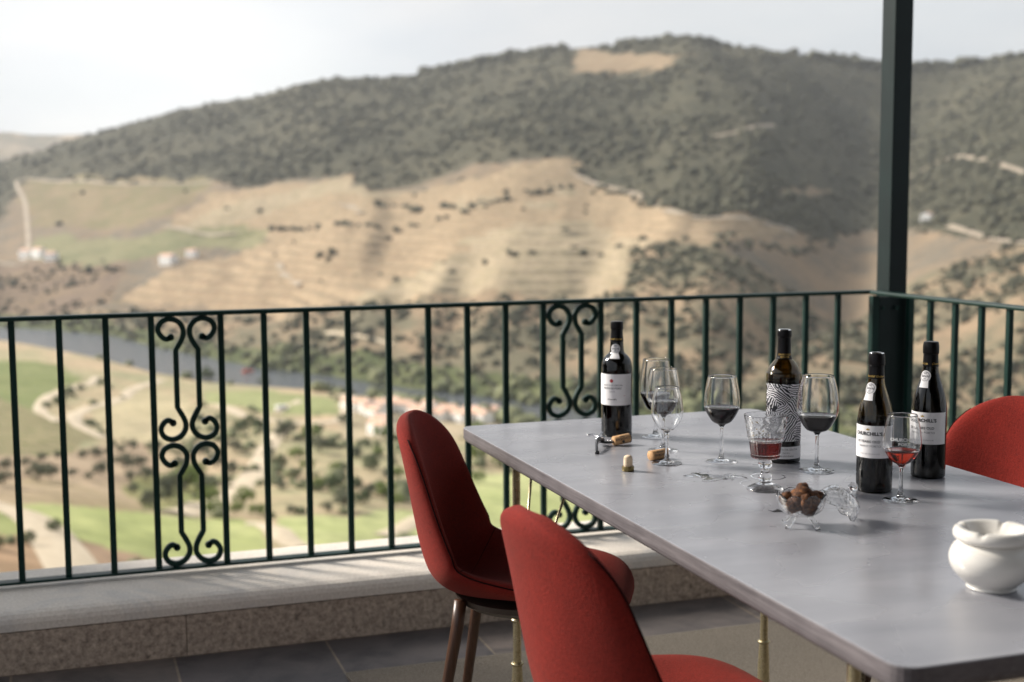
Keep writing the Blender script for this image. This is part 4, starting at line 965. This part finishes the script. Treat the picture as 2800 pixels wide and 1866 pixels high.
def folmat(name,a,b,sc=.8):
    t=NT(name); g=t.n('ShaderNodeNewGeometry'); v=t.coord(); n=t.noise(v,sc,4,.6)
    t.base(t.mix(.5,t.ramp(g.outputs['Random Per Island'],[(0,a),(1,b)]),t.ramp(n,[(.3,a),(.7,b)])),.9,0,.15); return t.m
M['scrub']=folmat('scrub_leaves',(.056,.058,.039,1),(.105,.100,.067,1)); M['scrubg']=folmat('scrub_green',(.10,.115,.062,1),(.22,.22,.12,1))
ff=lambda ad,r,x,y: np.where(r>tab(FBT,ad)+8,1,0)*(r<tab(RR,ad)*1.01)
g1=scatter(34000,800,2150,-5,46,lambda ad,r,x,y: ff(ad,r,x,y)*zone(['forest'],ad,r)*(~zone(['tan2','tan4','tan3'],ad,r))*.9*np.clip(.6+fbm(x/75,y/75,31)*4,0.2,1)*offroad(x,y),(1.9,4.4),1)
g2=scatter(24000,480,1500,-5,46,lambda ad,r,x,y: ff(ad,r,x,y)*zone(['scrubR','brownL'],ad,r)*(~zone(['tan','tan3'],ad,r))*np.clip(.55+fbm(x/60,y/60,33)*3,0.1,1)*offroad(x,y),(1.3,3.0),2)
g3=scatter(1200,600,1700,-5,30,lambda ad,r,x,y: ff(ad,r,x,y)*zone(['tan','olive_a','olive_b'],ad,r)*np.clip(.05+fbm(x/60,y/60,35)*1.2,0.03,1)*offroad(x,y),(2.0,4.0),3)
def rim(ad,r,x,y): d=tab(RR,ad)-r; return (d>0)*(d<25)*np.clip(fbm(x/60,y/60,41)*5+.25,0,1)*(ad>15)
g5=scatter(40000,1850,2150,8,46,rim,(4.5,8),6)
def rowb(P,step,w,size,seed):
    rs=np.random.RandomState(seed); S_=np.array(spline(P,30)); L=np.r_[0,np.cumsum(np.hypot(*np.diff(S_,axis=0).T))]; q=np.arange(0,L[-1],step); q=q[rs.rand(len(q))<.72]
    x=np.interp(q,L,S_[:,0])+rs.randn(len(q))*w; y=np.interp(q,L,S_[:,1])+rs.randn(len(q))*w; return x,y,rs.uniform(size[0],size[1],len(q)),rs
g8=rowb([(270,1176),(330,1054),(424,1057),(439,904)],5,3,(2.2,4.6),21); g9=rowb([(179,1210),(230,1090),(262,1050),(330,1035)],6,3,(2,4),22); g10=rowb([(396,764),(440,800),(520,860),(582,929)],6,4,(2,4),23); g11=rowb([(170,900),(240,860),(330,840),(396,790)],12,8,(2,3.6),24)
bushes('scrub',[g1,g2,g3,g5,g8,g9,g10,g11],M['scrub'],'dark scrub and small trees scattered over the hillside across the river')
def bk(ad,r,x,y): d=r-tab(FBT,ad); return (d>0)*(d<34)*.5
g4=scatter(9000,480,1150,-5,44,bk,(1.8,3.8),4)
def bn_(ad,r,x,y): d=tab(NBT,ad)-r; return (d>2)*(d<30)*np.clip((ad-9)/5,.06,1)
g7=scatter(9000,380,1000,-5,44,bn_,(2.2,4.4),9)
nearz=lambda ad,r,x,y: (r<tab(NBT,ad)-4)*(~zone(['g1','g2','g3','g4','g5','g7','g8','midtan','vill','brown1','brown3','strips','oliverows'],ad,r))*np.clip(.22+fbm(x/30,y/30,37)*3,0,1)*offroad(x,y)
g6=scatter(8000,150,620,-5,46,nearz,(.8,2.1),5)
bushes('scrub',[g4,g6,g7],M['scrubg'],'green bushes along the river bank and on the near slope',True)
# ---------------------------------------------------------------- trees one can tell apart
def tree_proto(name,seed,mat,trunk,h,spread,lumpn):
    rs=random.Random(seed); root=empty(name)
    b=MB(); b.tube([(0,0,-.4),(.03,.02,h*.25),(.08,-.04,h*.55)],[.16,.12,.07],8)
    for k in range(5):
        a=k*1.3+rs.random(); b.tube([(.04,0,h*.28),(spread*.35*math.cos(a),spread*.35*math.sin(a),h*.5),(spread*.6*math.cos(a),spread*.6*math.sin(a),h*.68)],[.08,.05,.025],6)
    b.build('trunk',trunk,root,True)
    v=[];f=[]
    lumps=[]
    for k in range(lumpn):
        a=rs.random()*2*PI; rr=spread*math.sqrt(rs.random())*.72; z=h*(.24+.60*rs.random()*(1-.35*rr/spread)); lumps.append((rr*math.cos(a),rr*math.sin(a),z,spread*rs.uniform(.22,.42)))
    for (lx,ly,lz,lr) in lumps:
        for k in range(46):
            d=Vector((rs.gauss(0,1),rs.gauss(0,1),rs.gauss(0,1))).normalized(); p=Vector((lx,ly,lz))+d*lr*rs.uniform(.55,1.05); s=.09+.13*rs.random()
            u=Vector((rs.gauss(0,1),rs.gauss(0,1),rs.gauss(0,1))).normalized(); w=u.cross(d).normalized()
            n=len(v); v+=[p-u*s,p+w*s*.7,p+u*s,p-w*s*.7]; f.append((n,n+1,n+2,n+3))
    mesh_obj('crown',v,f,mat,root,False); return root
def leafmat(name,a,b):
    t=NT(name); g=t.n('ShaderNodeNewGeometry'); c=t.ramp(g.outputs['Random Per Island'],[(0,a),(1,b)]); t.base(c,.7,0,.3)
    tr=t.n('ShaderNodeBsdfTranslucent'); t.l(c,tr.inputs[0]); ms=t.n('ShaderNodeMixShader'); ms.inputs[0].default_value=.3; t.l(t.p.outputs[0],ms.inputs[1]); t.l(tr.outputs[0],ms.inputs[2]); t.l(ms.outputs[0],t.out.inputs[0]); return t.m
M['bark']=plain('bark',(.10,.075,.055),.9)
kinds=[('olive_tree',leafmat('olive_leaves',(.10,.115,.07,1),(.20,.21,.14,1))),('broadleaf_tree',leafmat('green_leaves',(.11,.16,.04,1),(.26,.32,.09,1))),('cork_oak',leafmat('oak_leaves',(.055,.085,.035,1),(.12,.15,.06,1)))]
protos=[tree_proto(n,20+i,m,M['bark'],3.7,2.15,22) for i,(n,m) in enumerate(kinds)]
for p in protos: p.hide_render=False
used=[False]*3
def put_tree(k,x,y,w,label,group):
    r=protos[k]
    if used[k]: r=copy_tree(r)
    used[k]=True
    s=w/4.2; r.scale=(s,s,s*random.uniform(.85,1.1)); r.location=(x,y,zat(x,y)); r.rotation_euler=(0,0,random.uniform(0,6.28)); tag(r,label,'tree',group)
for (x,y,w) in TREES:
    r=math.hypot(x,y); a=math.degrees(math.atan2(x,y))
    w=w*1.3
    if a<4.2 and 225<r<420: k,l,g=0,'round grey-green olive tree on the bare brown slope left of the iron scrollwork','olive trees on the brown slope'
    elif a<4.2 and r<=225: k,l,g=2,'dark bush beside the pale track at the bottom left','dark bushes by the lower track'
    elif r>500: k,l,g=2,'dark tree near the river bank and the bend in the dirt track','trees by the river bank'
    elif a<8.5 and r<320: k,l,g=1,'bright green leafy tree in the clump seen through the scrollwork','green trees behind the scrollwork'
    elif a>14.4: k,l,g=1,'green tree on the slope seen between the side-on red chair and the table','trees beyond the side-on chair'
    else: k,l,g=random.choice([0,0,1,2]),None,None
    if l is None:
        l,g=(('grey-green olive tree among the mixed trees between the scrollwork and the red chair','olive trees in the mixed grove'),('bright green tree among the mixed trees between the scrollwork and the red chair','green trees in the mixed grove'),('dark green tree among the mixed trees between the scrollwork and the red chair','dark trees in the mixed grove'))[k]
    put_tree(k,x,y,w,l,g)
# ---------------------------------------------------------------- houses
M['white']=plain('white_wall',(.85,.84,.81),.85,0,.05,.8); M['tile']=plain('orange_tiles',(.60,.38,.27),.85,0,.2,1.5); M['pane']=plain('window_dark',(.05,.055,.06),.25); M['doorm']=plain('green_door',(.06,.11,.09),.6); M['greyroof']=plain('grey_roof',(.30,.28,.26),.8)
def house(x,y,w,d,h,rot,label,roof='tile',group=None):
    z=zat(x,y)-.6; root=empty('house',(x,y,z),rot,label,'house',group)
    b=MB(); b.box(-w/2,w/2,-d/2,d/2,-1.5,h); b.add([(-w/2,-d/2,h),(w/2,-d/2,h),(w/2,d/2,h),(-w/2,d/2,h),(-w/2,0,h+d*.22),(w/2,0,h+d*.22)],[(0,3,4),(1,5,2)]); b.build('wall',M['white'],root)
    v=[];e=.35; 
    for s in (-1,1):
        v+=[(-w/2-e,s*(d/2+e),h-.05),(w/2+e,s*(d/2+e),h-.05),(w/2+e,0,h+d*.22+.14),(-w/2-e,0,h+d*.22+.14)]
    rf=mesh_obj('roof',v,[(0,1,2,3),(5,4,7,6)],M[roof],root,False); so_=rf.modifiers.new('thick','SOLIDIFY'); so_.thickness=.14
    b=MB(); b.box(w*.2-.3,w*.2+.3,-.3,.3,h,h+d*.22+.9); b.build('chimney',M['white'],rf)
    for i in range(max(2,int(w/2.6))):
        wx=-w/2+w*(i+.5)/max(2,int(w/2.6))
        if i==1: b=MB(); b.box(wx-.5,wx+.5,-d/2-.06,-d/2+.02,0,2.1); b.build('door',M['doorm'],root)
        else: b=MB(); b.box(wx-.45,wx+.45,-d/2-.05,-d/2+.02,1.1,2.3); b.build('window',M['pane'],root)
    return root
(hx,hy),(h2x,h2y),(h3x,h3y)=SPOT['houseL']
house(hx,hy,14,8,7,-.9,'long white farmhouse far left across the river, leftmost of its cluster'); house(h2x+2,h2y,16,8,8,-1.1,'white farmhouse far left across the river, middle of its cluster'); house(h3x+2,h3y,12,7,7,-.8,'small white farmhouse far left across the river, rightmost of its cluster')
(hx,hy),(h2x,h2y)=SPOT['houseM']
house(hx,hy,15,8,7.5,-1.0,'white farmhouse with orange roof on the dry slope above the river'); house(h2x,h2y,10,6,6,-.9,'small white outbuilding just right of the white farmhouse on the dry slope')
hx,hy=SPOT['houseR'][0]; house(hx,hy,10,8,5,.6,'lone orange-roofed house on the hillside right of the tall green post')
vl=['low white village house with orange roof at the left end of the village','tiny white village shed behind the baluster left of the red chair','white cabin below the village beside a green tree','second white house from the left end of the village','long orange-roofed village house above the red chair back','white village house standing just left of the red chair top','white village house directly behind the red chair top','long white house right of the red chair top','orange-roofed house in the middle of the village, half way to the table corner','broad white village house next to the track','pale village house above the tabletop corner','small white house touching the left corner of the tabletop','orange-roofed house at the right end of the village','white house with orange roof seen over the far edge of the table','small white storehouse apart from the village, lower down','lowest white storehouse under the village']
for i,((x,y),l) in enumerate(zip(SPOT['vill'],vl)):
    rr=random.Random(i); house(x,y,rr.uniform(6,10),rr.uniform(4.5,6.5),rr.uniform(3.8,5.2),rr.uniform(-1.3,-.8),l,'tile')
# boat and parked van
bx_,by_=SPOT['boat'][0]
bt=empty('boat',(bx_,by_,-90),.4,'small orange-red boat on the grey river','boat'); bt.scale=(.8,.8,.8)
hull=[(-4,-1,.9),(3,-1.1,1),(5,0,1.3),(3,1.1,1),(-4,1,.9),(-3.8,-.6,-.2),(3,-.6,-.2),(4.3,0,-.1),(3,.6,-.2),(-3.8,.6,-.2)]
M['boatred']=plain('orange_paint',(.62,.14,.07),.4)
mesh_obj('hull',hull,[(0,1,6,5),(1,2,7,6),(2,3,8,7),(3,4,9,8),(4,0,5,9),(0,4,3,2,1),(5,6,7,8,9)],M['boatred'],bt,False)
b=MB(); b.box(-2.4,1.2,-.8,.8,1.0,2.3); b.build('cabin',M['boatred'],bt,bevel=.1)
b=MB(); b.box(-2.0,.9,-.83,.83,1.5,2.0); b.build('window',M['pane'],bt)
vx,vy=SPOT['van'][0]
vn=empty('van',(vx,vy,zat(vx,vy)+.3),.3,'white van parked on the track by the green field near the river','van')
b=MB(); b.box(-2.6,2.5,-.95,.95,.35,1.2); b.box(-2.6,1.5,-.9,.9,1.2,2.1); b.build('body',M['white'],vn,bevel=.15)
b=MB(); b.box(-1.2,1.56,-.92,.92,1.3,1.8); b.build('window',M['pane'],vn)
for wx in (-1.7,1.6):
    for s in (-1,1): b=MB(); b.tube([(wx,s*.78,.36),(wx,s*.98,.36)],.36,14); b.build('wheel',M['blackplastic'],vn)
# ---------------------------------------------------------------- haze
if HAZE>0:
    b=MB(); b.box(-3500,5200,-60,4900,-330,330); t=NT('haze_air'); t.t.nodes.remove(t.p); vv=t.n('ShaderNodeVolumePrincipled'); vv.inputs['Color'].default_value=(.92,.95,1,1); vv.inputs['Density'].default_value=HAZE; vv.inputs['Anisotropy'].default_value=.2
    t.l(vv.outputs[0],t.out.inputs['Volume']); o=b.build('haze',t.m); tag(o,'thin pale haze filling the valley air','haze',kind='stuff')
